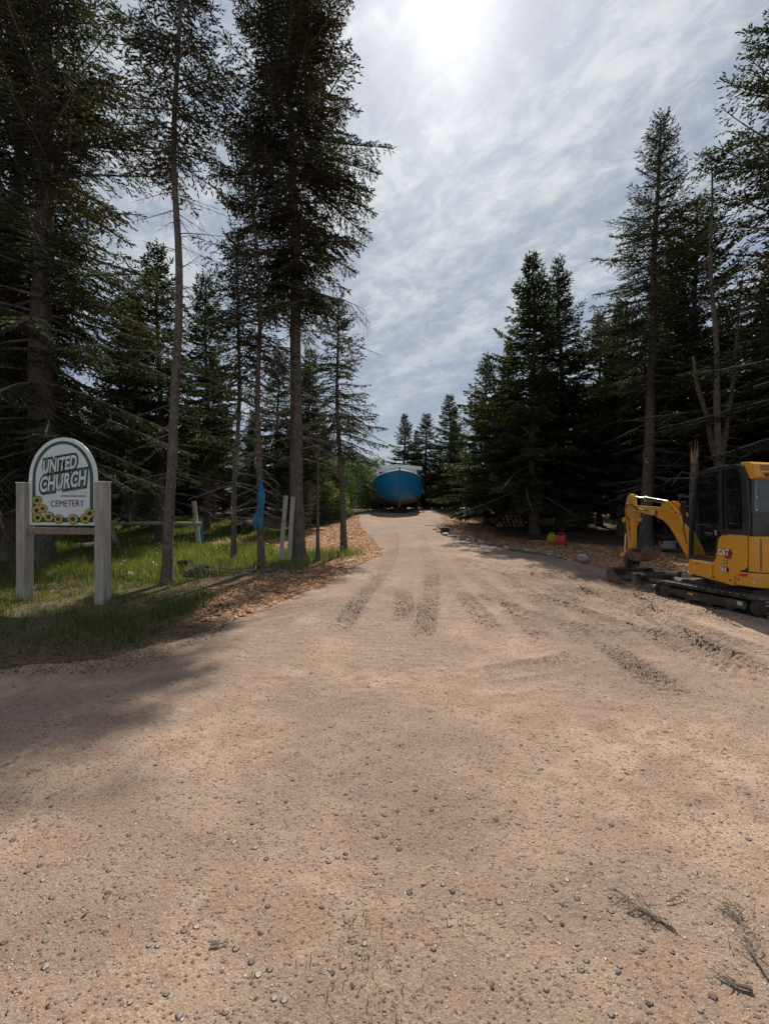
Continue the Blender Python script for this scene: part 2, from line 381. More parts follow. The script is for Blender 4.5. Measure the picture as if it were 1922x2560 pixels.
class MB:
    """collects primitives for one part"""
    def __init__(s): s.v = []; s.f = []
    def add(s, v, f):
        k = len(s.v); s.v += [tuple(p) for p in v]; s.f += [tuple(i+k for i in q) for q in f]; return s
    def box(s, c, size, rot=None):
        x, y, z = (q/2 for q in size); M = Matrix.Translation(c) @ (rot.to_4x4() if rot is not None else Matrix())
        v = [M @ Vector((a*x, b*y, e*z)) for a in (-1, 1) for b in (-1, 1) for e in (-1, 1)]
        return s.add(v, [(0, 1, 3, 2), (4, 6, 7, 5), (0, 4, 5, 1), (2, 3, 7, 6), (0, 2, 6, 4), (1, 5, 7, 3)])
    def tube(s, path, rad, n=8, caps=True):
        path = [Vector(p) for p in path]; rad = rad if hasattr(rad, '__len__') else [rad]*len(path)
        v = []; prev = None
        for i, p in enumerate(path):
            t = (path[min(i+1, len(path)-1)]-path[max(i-1, 0)]).normalized()
            a = prev if prev is not None else (Vector((0, 0, 1)) if abs(t.z) < .9 else Vector((1, 0, 0)))
            a = (a-t*a.dot(t)).normalized(); b = t.cross(a); prev = a
            v += [p+(a*math.cos(2*math.pi*j/n)+b*math.sin(2*math.pi*j/n))*rad[i] for j in range(n)]
        f = [(i*n+j, i*n+(j+1) % n, (i+1)*n+(j+1) % n, (i+1)*n+j) for i in range(len(path)-1) for j in range(n)]
        if caps: f += [tuple(reversed(range(n))), tuple(range((len(path)-1)*n, len(path)*n))]
        return s.add(v, f)
    def prism(s, pts, x0, x1, M=None):
        """polygon pts (y,z) extruded along x"""
        n = len(pts); v = [(x0, a, b) for a, b in pts]+[(x1, a, b) for a, b in pts]
        if M is not None: v = [M @ Vector(p) for p in v]
        return s.add(v, [tuple(range(n)), tuple(reversed(range(n, 2*n)))]+[(i, n+i, n+(i+1) % n, (i+1) % n) for i in range(n)])
    def plate(s, pts, z0, z1):
        """polygon pts (x,y) extruded along z"""
        n = len(pts); v = [(a, b, z0) for a, b in pts]+[(a, b, z1) for a, b in pts]
        return s.add(v, [tuple(reversed(range(n))), tuple(range(n, 2*n))]+[(i, (i+1) % n, n+(i+1) % n, n+i) for i in range(n)])
    def build(s, name, mat, parent=None, smooth=False, bevel=0, seg=2, fix=True):
        bm = bmesh.new(); vs = [bm.verts.new(p) for p in s.v]
        for q in s.f:
            try: bm.faces.new([vs[i] for i in q])
            except ValueError: pass
        if fix: bmesh.ops.recalc_face_normals(bm, faces=bm.faces)
        if bevel:
            ed = [e for e in bm.edges if len(e.link_faces) == 2 and e.calc_face_angle(0) > .5]
            bmesh.ops.bevel(bm, geom=ed, offset=bevel, segments=seg, affect='EDGES', profile=.6, clamp_overlap=True)
        me = bpy.data.meshes.new(name); bm.to_mesh(me); bm.free()
        if smooth:
            me.polygons.foreach_set('use_smooth', np.ones(len(me.polygons), bool))
            try: me.set_sharp_from_angle(angle=R(38))
            except Exception: pass
        return link(name, me, mat, parent)
def copy_tree(o, parent=None):
    c = o.copy(); C.objects.link(c)
    if parent is not None: c.parent = parent
    for ch in o.children: copy_tree(ch, c)
    return c
def text_mesh(body, size=1.0, offset=0.0, xs=1.0, shear=0.0, slope=0.0, spacing=1.0, align='CENTER', bold=0.0):
    cu = bpy.data.curves.new('txt', 'FONT'); cu.body = body; cu.size = size; cu.align_x = align; cu.offset = offset+bold; cu.space_character = spacing; cu.resolution_u = 3
    o = bpy.data.objects.new('txt', cu); C.objects.link(o)
    bpy.context.view_layer.update()
    dg = bpy.context.evaluated_depsgraph_get(); me = bpy.data.meshes.new_from_object(o.evaluated_get(dg))
    bpy.data.objects.remove(o); bpy.data.curves.remove(cu); me.materials.clear()
    for v in me.vertices:
        x, y = v.co.x*xs, v.co.y; v.co.x, v.co.y = x+y*shear, y+x*slope
    return me

# ------------------------------------------------------------------ land, drive
def axis(a, b, step): return list(np.arange(a, b, step))
xs = np.array([-400, -200, -120, -80, -55, -42]+axis(-34, 34, .4)+[34, 42, 55, 80, 120, 200, 400], float)
ys = np.array([-60, -40, -25]+axis(-14, 50, .4)+[50, 58, 70, 90, 130, 200, 400], float)
X, Y = np.meshgrid(xs, ys); Z = land_z(X, Y)
TALL = [G(40, 1385), G(130, 1372), G(340, 1374), G(620, 1378), G(720, 1384), G(880, 1382), G(915, 1386), G(850, 1402), G(790, 1412), G(735, 1428), G(640, 1428), G(560, 1442), G(430, 1462), G(260, 1450), G(40, 1450)]
LAWN = [(-30, 5.6), (-14, 5.2), (-7.2, 4.8), G(60, 1640), G(300, 1608), G(440, 1565), G(480, 1520), G(440, 1465), G(250, 1452), (-9, 10.2), (-30, 12)]
CLEAR = [(-17, 17.2), (-8, 17.0), (-4.8, 17.5), (-4.2, 19.5), (-6, 21.5), (-9, 25), (-12, 29), (-22, 29)]
CHIPL = [G(900, 1288), G(893, 1305), G(925, 1350), G(952, 1376), G(938, 1392), G(860, 1432), G(780, 1472), G(690, 1510), G(560, 1556), G(490, 1550), G(540, 1490), G(600, 1460), G(700, 1432), G(790, 1412), G(850, 1402), G(915, 1386), G(880, 1381), G(720, 1382), G(560, 1372), G(520, 1362), G(600, 1345), G(720, 1332), G(820, 1320), G(860, 1295)]
CHIPR = [(3.9, 31), (3.8, 27), G(1115, 1325), G(1165, 1345), G(1290, 1374), G(1400, 1396), G(1460, 1406), G(1540, 1430), (6.6, 10.6), (9, 9.7), (14, 9.4), (22, 10), (22, 13.2), (11, 14.2), (8, 16.2), G(1240, 1345), G(1225, 1312), (6.6, 28), (5.5, 31)]
gr = np.maximum.reduce([sm(-.3, .2, sdf(X, Y, P))*q for P, q in ((TALL, 1), (LAWN, .45), (CLEAR, 1))])
ch = np.maximum.reduce([sm(-.25, .15, sdf(X, Y, P)+.3*fbm(X*1.5, Y*1.5, 5, 2)) for P in (CHIPL, CHIPR)])
gr = gr*(.6+.8*vnoise(X*.8, Y*.8, 90)).clip(0, 1)
def grid_faces(nx, ny):
    i = np.arange(nx*ny).reshape(ny, nx)
    return np.stack([i[:-1, :-1], i[:-1, 1:], i[1:, 1:], i[1:, :-1]], -1).reshape(-1, 4)
me = np_mesh('ground', np.stack([X, Y, Z], -1).reshape(-1, 3), grid_faces(len(xs), len(ys)), np.stack([gr, ch, 0*ch], -1).reshape(-1, 3), 'zone')
tag(link('ground', me, 'soil', smooth=True), 'dark soil and needle litter under the spruces', None, kind='structure')

xs = np.array([-60, -40, -25, -16, -12, -9]+axis(-7.5, -3.4, .07)+axis(-3.4, 6.4, .034)+axis(6.4, 12, .12)+[12, 14, 18, 26, 40, 60], float)
ys = np.array([-12, -8, -5, -2, 0, .6]+axis(.9, 10.5, .031)+axis(10.5, 16, .06)+axis(16, 39, .16), float)
X, Y = np.meshgrid(xs, ys); E_ = drive_edge(X, Y)
Z = drive_z(X, Y)-.13*sm(.12, -.22, E_)
F = grid_faces(len(xs), len(ys)); keep = (E_.ravel()[F] > -.3).any(1); F = F[keep]
used = np.unique(F); rm = np.zeros(X.size, np.int64); rm[used] = np.arange(len(used))
me = np_mesh('gravel_drive', np.stack([X, Y, Z], -1).reshape(-1, 3)[used], rm[F], np.repeat(dark_mask(X, Y).reshape(-1, 1)[used], 3, 1), 'dark_mask')
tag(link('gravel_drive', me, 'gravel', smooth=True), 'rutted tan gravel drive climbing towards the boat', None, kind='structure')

# ------------------------------------------------------------------ scatter helpers
def inside_pts(poly, n, edge=0.0, noise=.25):
    xs = [p[0] for p in poly]; ys = [p[1] for p in poly]; out = []
    got = 0
    while got < n:
        x = rng.uniform(min(xs), max(xs), n*2); y = rng.uniform(min(ys), max(ys), n*2)
        k = sdf(x, y, poly)+noise*fbm(x*1.4, y*1.4, 17, 3) > edge
        out.append(np.c_[x[k], y[k]]); got += k.sum()
        if len(out) > 60: break
    return np.concatenate(out)[:n]
def pebbles(P, S, tint, squash=.6):
    """jittered octahedra"""
    n = len(P)
    base = np.array([[1, 0, 0], [0, 1, 0], [-1, 0, 0], [0, -1, 0], [0, 0, 1], [0, 0, -.6]], float)
    v = base[None]*rng.uniform(.6, 1.25, (n, 6, 1))+rng.normal(0, .12, (n, 6, 3))
    v[:, :, 2] *= squash; v[:, :, 0] *= rng.uniform(.8, 1.5, (n, 1))
    a = rng.uniform(0, 6.28, n); c, s = np.cos(a)[:, None], np.sin(a)[:, None]
    v = np.stack([v[..., 0]*c-v[..., 1]*s, v[..., 0]*s+v[..., 1]*c, v[..., 2]], -1)*S[:, None, None]+P[:, None, :]
    f = np.array([[0, 1, 4], [1, 2, 4], [2, 3, 4], [3, 0, 4]])
    F = (f[None]+np.arange(n)[:, None, None]*6).reshape(-1, 3)
    return v.reshape(-1, 3), F, np.repeat(tint, 6, 0)

# loose gravel: dense close by, thinner further off, in drifts
npb = 64000
yy = 1.0+10.5*rng.random(npb)**1.7; xx = (rng.random(npb)*2-1)*(.95*yy+.4)
k = drive_edge(xx, yy) > -.05; xx, yy = xx[k], yy[k]
drift = vnoise(xx*1.1, yy*1.1, 51)*.6+vnoise(xx*3.1, yy*3.1, 53)*.4
k = rng.random(len(xx)) < sm(.44, .72, drift)*.9+.03; xx, yy = xx[k], yy[k]
size = .0014+.0014*rng.pareto(3.0, len(xx)); size = np.minimum(size, .0052)*(1+yy*.06)
ne = 26000; xe, ye = rng.normal(.1, 2.1, ne), rng.normal(7.3, 1.15, ne); ke = (drive_edge(xe, ye) > 0) & (rng.random(ne) < sm(.35, .6, vnoise(xe*.9, ye*1.3, 57))); xe, ye = xe[ke], ye[ke]
xx = np.concatenate([xx, xe]); yy = np.concatenate([yy, ye]); size = np.concatenate([size, rng.uniform(.004, .013, len(xe))])
zz_ = drive_z(xx, yy)-size*.12
pal = np.array([[.13, .105, .09], [.20, .15, .12], [.30, .21, .16], [.37, .275, .21], [.25, .22, .20], [.46, .38, .32], [.32, .20, .15]])
t = pal[rng.choice(7, len(xx), p=[.09, .18, .26, .20, .11, .07, .09])]*rng.uniform(.75, 1.2, (len(xx), 1))
v_, f_, t_ = pebbles(np.c_[xx, yy, zz_], size, t)
tag(link('loose_gravel', np_mesh('loose_gravel', v_, f_, t_), 'pebbles'), 'loose pebbles and grit strewn over the drive', None, kind='stuff')

# bigger single stones
def rock_mesh(name, seed, sub=2, rough=.28):
    r = random.Random(seed); bm = bmesh.new(); bmesh.ops.create_icosphere(bm, subdivisions=sub, radius=1)
    ox, oy = r.random()*50, r.random()*50
    cuts = [(Vector((r.gauss(0, 1), r.gauss(0, 1), r.gauss(0, .8))).normalized(), r.uniform(.55, .9)) for _ in range(7)]
    for v in bm.verts:
        p = v.co.normalized(); q = p.copy()
        for n_, dd in cuts:
            if q.dot(n_) > dd: q -= n_*(q.dot(n_)-dd)
        q *= 1+rough*float(fbm(np.array([p.x*1.7+p.z+ox]), np.array([p.y*1.7-p.z*.6+oy]), 7, 3)[0])
        v.co = q
    me = bpy.data.meshes.new(name); bm.to_mesh(me); bm.free(); return me
rocks = [rock_mesh('stone', s) for s in range(7)]
def rock_copy(i, mat):
    me = rocks[i % 7]; key = f'stone_{mat}_{i%7}'
    if key not in bpy.data.meshes:
        c = me.copy(); c.name = key; c.materials.clear(); c.materials.append(MATS[mat]); c.polygons.foreach_set('use_smooth', np.zeros(len(c.polygons), bool))
    return bpy.data.meshes[key]
def place_rock(name, x, y, s, mat, label, cat, group, sz=.6, drive=None, k=None, sink=.25):
    k = random.randrange(7) if k is None else k
    o = bpy.data.objects.new(name, rock_copy(k, mat)); C.objects.link(o)
    o.scale = (s*random.uniform(.9, 1.3), s*random.uniform(.75, 1.05), s*sz); o.rotation_euler = (random.uniform(-.15, .15), random.uniform(-.15, .15), random.uniform(0, 6.28))
    o.location = (x, y, zat(x, y, drive)+s*sz*(.75-sink))
    return tag(o, label, cat, group)
kinds = [('stone_dark', 'small dark stone lying loose on the gravel'), ('stone_grey', 'small grey stone lying loose on the gravel'), ('stone_tan', 'small tan stone lying loose on the gravel')]
spots = [(1325, 2310), (1258, 2225), (1060, 2220), (1600, 2100), (1560, 2165), (1405, 2320), (1460, 2300), (1440, 2370), (1620, 2520), (1545, 2440), (1230, 2480), (1400, 2050), (1510, 2060), (1275, 2040), (1016, 2410), (1000, 2440),
         (1320, 2560), (520, 1995), (630, 2070), (690, 2222), (660, 2260), (370, 2150), (290, 2225), (120, 2525), (500, 2280), (470, 2215), (700, 2150), (760, 2330), (860, 1890), (500, 1993), (640, 1900), (420, 1790), (300, 2430), (640, 2510), (350, 2250),
         (1670, 1917), (1650, 1970), (1230, 1990), (1810, 1880), (1850, 2090), (1370, 1845), (1090, 1895), (1140, 1845), (780, 1640), (905, 1570), (1000, 1870), (560, 1860), (180, 2050), (60, 1990), (250, 1930), (880, 2480), (960, 2540), (1110, 2330), (1180, 2140), (1490, 1930), (1720, 2200), (1780, 2300), (1895, 2180), (820, 2040), (560, 2410), (210, 2300), (40, 2300)]
for i, (a, b) in enumerate(spots):
    x, y = G(a, b); mt, lb = kinds[[0, 1, 2, 0, 1][i % 5]]
    place_rock('stone', x, y, random.uniform(.005, .010)*(1.35 if i < 12 else 1), mt, lb, 'stone', {'stone_dark': 'loose dark stones on the gravel', 'stone_grey': 'loose grey stones on the gravel', 'stone_tan': 'loose tan stones on the gravel'}[mt], sz=.45, drive=True, sink=.5)

# stones edging the right side of the drive
edge_px = [(1050+a*.1505, 1290+b*.1505, s) for a, b, s in [(195, 155, 5), (240, 222, 9), (290, 192, 9), (320, 212, 9), (380, 180, 8), (460, 168, 14), (495, 212, 9), (502, 242, 9), (305, 268, 11), (410, 315, 16), (475, 335, 9), (520, 290, 9), (545, 350, 13), (540, 384, 8), (610, 390, 8), (800, 405, 11), (880, 420, 12), (1000, 440, 14), (1060, 458, 9), (1160, 486, 13), (1290, 500, 13), (1430, 530, 12), (1540, 545, 11), (1630, 558, 9)]]
edge_px += [(1240+a*.1927, 1270+b*.1927, s) for a, b, s in [(270, 540, 14), (380, 562, 15), (450, 566, 12), (510, 578, 13), (600, 592, 10), (690, 612, 14), (760, 622, 13), (820, 648, 16), (900, 665, 10), (950, 678, 10), (1000, 686, 10), (1140, 702, 14)]]
for i, (a, b, s) in enumerate(edge_px):
    x, y = G(a, b+2); pale = i < 16
    place_rock('edging_stone', x, y, s/FPX*y*.62, 'stone_pale' if (pale or i % 4 == 1) else 'stone_grey', 'pale stone set round the black drain bin' if i < 14 else 'low stone in the row edging the right of the drive', 'stone',
               'pale stones round the drain bin' if i < 14 else 'stones edging the drive', sz=.5, drive=False)
x, y = G(1160, 1350); place_rock('boulder', x, y, .26, 'stone_grey', 'rounded grey boulder, largest stone near the black drain bin', 'boulder', None, .62, False, 2)
x, y = G(1455, 1402); place_rock('boulder', x, y, .19, 'stone_pale', 'flat-topped pale boulder ending the stone edging nearest the digger', 'boulder', None, .65, False, 5)
x, y = G(325, 1450); place_rock('boulder', x, y, .16, 'stone_pale', 'pale rock half hidden in grass behind the church sign', 'boulder', None, .7, False, 3)
x, y = G(1640, 1380); place_rock('boulder', x, y, .2, 'stone_tan', 'brown rock at the foot of the spruce behind the digger arm', 'boulder', None, .6, False, 1)

# wood chips
def chips(P, zf, lift=.012):
    n = len(P); L = rng.uniform(.018, .05, n)*rng.choice([1, 1, 1.5], n); W = L*rng.uniform(.18, .4, n)
    a = rng.uniform(0, 6.28, n); ti = rng.normal(0, .28, n); ro = rng.normal(0, .35, n)
    ax = np.stack([np.cos(a)*np.cos(ti), np.sin(a)*np.cos(ti), np.sin(ti)], -1)
    sd = np.stack([-np.sin(a)*np.cos(ro), np.cos(a)*np.cos(ro), np.sin(ro)], -1)
    c = np.c_[P, zf(P[:, 0], P[:, 1])+lift*rng.random(n)+.006]
    up = np.cross(ax, sd)*.004
    v = np.stack([c-ax*L[:, None]-sd*W[:, None], c+ax*L[:, None]*rng.uniform(.6, 1.1, (n, 1))-sd*W[:, None]*.5, c+ax*L[:, None]+sd*W[:, None], c-ax*L[:, None]*.8+sd*W[:, None]*1.1, c-ax*L[:, None]*.2+up*2.5, c+ax*L[:, None]*.4+up*2.2], 1)
    f = np.array([[0, 1, 5], [0, 5, 4], [1, 2, 5], [2, 3, 4], [2, 4, 5], [3, 0, 4]])
    F = (f[None]+np.arange(n)[:, None, None]*6).reshape(-1, 3)
    pal = np.array([[.20, .11, .06], [.34, .20, .11], [.46, .29, .17], [.55, .40, .26], [.13, .08, .05], [.42, .24, .12]])
    t = pal[rng.choice(6, n, p=[.20, .26, .22, .12, .10, .1])]*rng.uniform(.75, 1.35, (n, 1))*np.array([1.12, 1.0, .92])
    return np_mesh('wood_chips', v.reshape(-1, 3), F, np.repeat(t, 6, 0))
def mixz(x, y): return np.where(drive_edge(x, y) > 0, drive_z(x, y), land_z(x, y))
Pl = inside_pts(CHIPL, 21000, -.04); Pr = inside_pts(CHIPR, 20000, -.03)
tag(link('wood_chips', chips(Pl, mixz), 'chips'), 'orange wood chips mulching the left side of the drive', None, kind='stuff')
tag(link('wood_chips', chips(Pr, mixz), 'chips'), 'brown wood chips spread behind the stone edging', None, kind='stuff')

LITTER = [(-7.5, 5.7), G(40, 1600), G(300, 1572), G(470, 1525), G(600, 1520), G(600, 1545), G(500, 1590), G(330, 1652), G(60, 1690), (-7.5, 4.35)]
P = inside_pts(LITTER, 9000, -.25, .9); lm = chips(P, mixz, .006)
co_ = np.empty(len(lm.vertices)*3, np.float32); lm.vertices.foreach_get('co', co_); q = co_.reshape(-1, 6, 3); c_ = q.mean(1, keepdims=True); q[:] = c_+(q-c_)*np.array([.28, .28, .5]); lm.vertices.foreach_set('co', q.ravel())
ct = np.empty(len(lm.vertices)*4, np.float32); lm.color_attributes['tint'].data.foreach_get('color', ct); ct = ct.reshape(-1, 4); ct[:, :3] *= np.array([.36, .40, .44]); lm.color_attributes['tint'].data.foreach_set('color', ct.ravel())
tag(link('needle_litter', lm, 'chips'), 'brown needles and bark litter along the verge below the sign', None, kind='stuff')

# grass
def grass_mesh(P, zf, h0, h1, wid, pal, lean=.35):
    n = len(P); h = rng.uniform(h0, h1, n)*(.55+.9*vnoise(P[:, 0]*1.3, P[:, 1]*1.3, 71)); a = rng.uniform(0, 6.28, n)
    ln = np.abs(rng.normal(0, lean, n))*h; dx, dy = np.cos(a), np.sin(a); b = rng.uniform(0, 6.28, n); sx, sy = np.cos(b), np.sin(b)
    z0 = zf(P[:, 0], P[:, 1])-.01; w = wid*rng.uniform(.6, 1.4, n)
    def pt(t, ww):
        return np.stack([P[:, 0]+dx*ln*t*t+sx*ww, P[:, 1]+dy*ln*t*t+sy*ww, z0+h*(t-.18*t*t*(ln/h))], -1)
    v = np.stack([pt(0, -w), pt(0, w), pt(.55, w*.8), pt(.55, -w*.8), pt(1, 0*w)], 1)
    f = np.array([[0, 1, 2], [0, 2, 3], [3, 2, 4]]); F = (f[None]+np.arange(n)[:, None, None]*5).reshape(-1, 3)
    pal = np.array(pal); t = pal[rng.integers(0, len(pal), n)]*rng.uniform(.7, 1.25, (n, 1))
    return np_mesh('grass', v.reshape(-1, 3), F, np.repeat(t, 5, 0))
GREEN = [[.085, .145, .03], [.11, .175, .035], [.065, .11, .025], [.15, .18, .055], [.24, .21, .11], [.20, .17, .09]]
DULL = [[.06, .10, .025], [.09, .12, .035], [.15, .13, .06], [.05, .08, .02], [.20, .16, .09]]
P = inside_pts(TALL, 34000, -.1); P = P[rng.random(len(P)) < .25+.9*sm(.3, .6, vnoise(P[:, 0]*.9, P[:, 1]*1.4, 83))]
tag(link('tall_grass', grass_mesh(P, land_z, .12, .38, .006, GREEN, .45), 'grass'), 'tall bright green grass between the sign and the tree trunks', None, kind='stuff')
P = inside_pts([(max(a, -11), b) for a, b in LAWN], 42000, -.5, .8); P = P[rng.random(len(P)) < sm(.35, .62, .6*vnoise(P[:, 0]*1.3, P[:, 1]*1.3, 81)+.4*vnoise(P[:, 0]*4, P[:, 1]*4, 82))+.10]
P = P[rng.random(len(P)) < .15+.85*sm(4.9, 6.6, P[:, 1]+.25*P[:, 0]+1.3)]
tag(link('rough_grass', grass_mesh(P, mixz, .05, .20, .005, DULL, .7), 'grass'), 'short rough grass in shade round the sign posts', None, kind='stuff')
P = inside_pts(CLEAR, 22000, -.2)
tag(link('clearing_grass', grass_mesh(P, land_z, .08, .24, .014, GREEN, .5), 'grass'), 'sunlit grass in the clearing beyond the round rail fence', None, kind='stuff')
# sparse blades on the drive near the camera and leafy ground cover under the wood
P = np.concatenate([np.c_[rng.normal(cx, sd_, n), rng.normal(cy, sd_, n)] for cx, cy, sd_, n in [(-.08, 1.55, .12, 110), (.02, 1.42, .1, 70), (.22, 1.7, .1, 30), (-.3, 1.46, .1, 30), (1.35, 1.62, .1, 50), (.2, 4.42, .05, 60)]])
tag(link('stray_grass', grass_mesh(P, drive_z, .012, .04, .0016, DULL, .9), 'grass'), 'stray blades of grass in the near gravel', None, kind='stuff')
flo = inside_pts(TALL, 70, .1); h = rng.uniform(.22, .36, len(flo)); S = rng.uniform(.012, .022, len(flo))
v_, f_, t_ = pebbles(np.c_[flo, land_z(flo[:, 0], flo[:, 1])+h], S, np.tile([[.7, .7, .66]], (len(flo), 1)), 1)
tag(link('clover_flowers', np_mesh('clover_flowers', v_, f_, t_), 'pebbles'), 'tiny white flower heads dotted through the tall grass', None, kind='stuff')

# ------------------------------------------------------------------ trees
def unit(a): return a/np.maximum(np.linalg.norm(a, axis=-1, keepdims=True), 1e-9)
def tubes_np(paths, rads, n):
    """paths (m,k,3), rads (m,k) -> verts, quads (open tubes)"""
    m, k, _ = paths.shape
    t = np.empty_like(paths); t[:, 1:-1] = paths[:, 2:]-paths[:, :-2]; t[:, 0] = paths[:, 1]-paths[:, 0]; t[:, -1] = paths[:, -1]-paths[:, -2]
    t = unit(t); ref = np.where(np.abs(t[..., 2:3]) < .9, np.array([0, 0, 1.0]), np.array([1.0, 0, 0]))
    a = unit(np.cross(t, ref)); b = np.cross(t, a)
    th = np.arange(n)*2*math.pi/n
    ring = paths[:, :, None, :]+(a[:, :, None, :]*np.cos(th)[:, None]+b[:, :, None, :]*np.sin(th)[:, None])*rads[:, :, None, None]
    idx = np.arange(m*k*n).reshape(m, k, n); j = np.roll(idx, -1, 2)
    f = np.stack([idx[:, :-1], j[:, :-1], j[:, 1:], idx[:, 1:]], -1).reshape(-1, 4)
    return ring.reshape(-1, 3), f
def sprigs(P, D, L, W, tint, r):
    """two crossed slim leaf-shaped blades per needle shoot"""
    n = len(P); rv = unit(r.normal(0, 1, (n, 3))); a = unit(np.cross(D, rv)); b = np.cross(D, a)
    mid = P+D*(L*r.uniform(.35, .6, n))[:, None]; tip = P+D*L[:, None]; Wc = W[:, None]
    v = np.stack([P, mid+a*Wc, tip, mid-a*Wc, mid+b*Wc, mid-b*Wc], 1)
    f = np.array([[0, 1, 2, 3], [0, 4, 2, 5]]); F = (f[None]+np.arange(n)[:, None, None]*6).reshape(-1, 4)
    return v.reshape(-1, 3), F, np.repeat(tint, 6, 0)
NEEDLE = np.array([[.034, .046, .026], [.040, .054, .026], [.028, .038, .023], [.050, .064, .028], [.050, .046, .026]])
def spruce(seed, H, br, cb, rad, db=1.2, dens=1.0, lean=(0, 0), wob=.12, spacing=.30, hang=.35, gap=.25, shoot=.105, brown=.12, prof=.75, fresh=.0, wind=None, dead_n=1.0, shade_tip=None, bare=None, fan=1.0, top_r=.02, low=(.62, 2.2), tw_keep=1.0):
    """returns trunk, limb and crown meshes of one spruce; base at the origin"""
    r = np.random.default_rng(seed)
    ph = r.uniform(0, 6.28, 4)
    def ax(z):
        z = np.asarray(z, float); t = z/H
        return np.stack([lean[0]*t+wob*(np.sin(z*.55+ph[0])*.6+np.sin(z*1.3+ph[1])*.25)*np.minimum(1, t*3), lean[1]*t+wob*(np.sin(z*.5+ph[2])*.6)*np.minimum(1, t*3), z], -1)
    tr = lambda z: br*np.maximum(1-np.asarray(z)/H, 0)**.85+top_r*.6+br*.55*np.exp(-np.asarray(z)/.22)
    zs = np.concatenate([[-.25, 0, .12, .3, .6], np.arange(1, H, .45), [H]])
    v, f = tubes_np(ax(zs)[None], tr(np.maximum(zs, 0))[None], 12)
    vv = v.reshape(len(zs), 12, 3); c = ax(zs)[:, None]
    an = np.arange(12)*2*math.pi/12
    rib = 1+.05*np.sin(an*5+ph[0])[None]+.28*np.exp(-np.maximum(zs, 0)/.25)[:, None]*np.maximum(0, np.sin(an*2.5+ph[1]))[None]+r.normal(0, .025, (len(zs), 12))
    vv = c+(vv-c)*rib[..., None]; trunk = np_mesh('trunk', vv.reshape(-1, 3), f)
    # branches
    zb, live = [], []
    z = db
    while z < H-.12:
        t = (z-cb)/(H-cb)
        m = int(r.integers(4, 7)) if z > cb else int(r.poisson(2.2*dead_n))
        for _ in range(m): zb.append(z+r.uniform(-.09, .09)); live.append(z > cb)
        z += spacing*(1 if t < .75 else .75)*r.uniform(.75, 1.25)
    zb = np.array(zb); live = np.array(live); nb = len(zb)
    t = np.clip((zb-cb)/(H-cb), 0, 1)
    az = np.arange(nb)*2.399+r.normal(0, .5, nb)
    L = rad*((1-t)**prof)*np.minimum(1, low[0]+t*low[1])*r.uniform(.62, 1.15, nb)+.10
    L = np.where(live, L, rad*r.uniform(.25, .8, nb))
    if wind is not None: L *= 1+wind[1]*np.cos(az-wind[0])
    k = r.random(nb) > np.where(live, gap*.35*(1-t), .1); zb, live, t, az, L = zb[k], live[k], t[k], az[k], L[k]; nb = len(zb)
    if bare is not None: live = live & ~((np.cos(az-bare[0]) > bare[1]) & (zb < bare[2]))
    el = np.where(live, R(-14)+R(62)*t**1.3, R(-8))+r.normal(0, .10, nb)
    u = np.linspace(0, 1, 7)
    out = u[None]*L[:, None]*np.cos(el)[:, None]
    dz = L[:, None]*(np.tan(el)[:, None]*u[None]*.9-.22*(1-t)[:, None]*u[None]**2*hang*2.2+.16*u[None]**3.2)
    wav = r.normal(0, .05, (nb, 1))*np.sin(u*3.1+1)[None]*L[:, None]
    o = ax(zb)
    path = np.stack([o[:, None, 0]+out*np.cos(az)[:, None]-wav*np.sin(az)[:, None], o[:, None, 1]+out*np.sin(az)[:, None]+wav*np.cos(az)[:, None], o[:, None, 2]+dz], -1)
    brad = (.007+.011*L)[:, None]*(1-.82*u[None]); brad = np.where(live[:, None], brad, brad*.62)
    V, Fq = [], []; off = 0
    v, f = tubes_np(path, brad, 5); V.append(v); Fq.append(f); off += len(v)
    # side twigs
    TP, TD, TL, TV = [], [], [], []
    for i in range(nb):
        step = (.085 if live[i] else .17)/dens; us = np.arange(.12, 1.0, step/max(L[i], .12))
        if len(us) == 0: continue
        us = np.clip(us+r.normal(0, .012, len(us)), 0, .99); q = us*6; j = np.minimum(q.astype(int), 5); fr = (q-j)[:, None]
        p = path[i, j]*(1-fr)+path[i, j+1]*fr; d_ = unit(path[i, j+1]-path[i, j])
        for s in (-1, 1):
            sd = np.stack([-np.sin(az[i])*np.ones(len(us)), np.cos(az[i])*np.ones(len(us)), 0*us], -1)*s
            dd = d_*r.uniform(.35, .75, (len(us), 1))+sd*r.uniform(.55, .9, (len(us), 1))*fan
            dd[:, 2] -= r.uniform(.05, .55, len(us))*hang*(1.3-t[i])
            ll = (.44*L[i]*(1-us)**.8+.10)*r.uniform(.5, 1.1, len(us))*(1 if live[i] else .65); ll = np.minimum(ll, .62)
            kk = r.random(len(us)) > (gap*.6 if live[i] else .35)
            TP.append(p[kk]); TD.append(unit(dd)[kk]); TL.append(ll[kk]); TV.append(np.full(kk.sum(), live[i]))
        TP.append(path[i, -2:-1]); TD.append(unit(path[i, -1:]-path[i, -2:-1])); TL.append(np.array([.16+.1*L[i]])); TV.append(np.array([live[i]]))
    TP, TD, TL, TV = np.concatenate(TP), np.concatenate(TD), np.concatenate(TL), np.concatenate(TV)
    tw = np.stack([TP, TP+TD*TL[:, None]+np.array([0, 0, -.12])*TL[:, None]*hang], 1)
    kt = r.random(len(tw)) < np.where(TV, tw_keep, 1)
    tw, TVt = tw[kt], TV[kt]
    v, f = tubes_np(tw, np.tile(np.array([.0055, .0022]), (len(tw), 1))*np.where(TVt, 1, .9)[:, None], 3); V.append(v); Fq.append(f+off)
    limb = np_mesh('limbs', np.concatenate(V), np.concatenate(Fq))
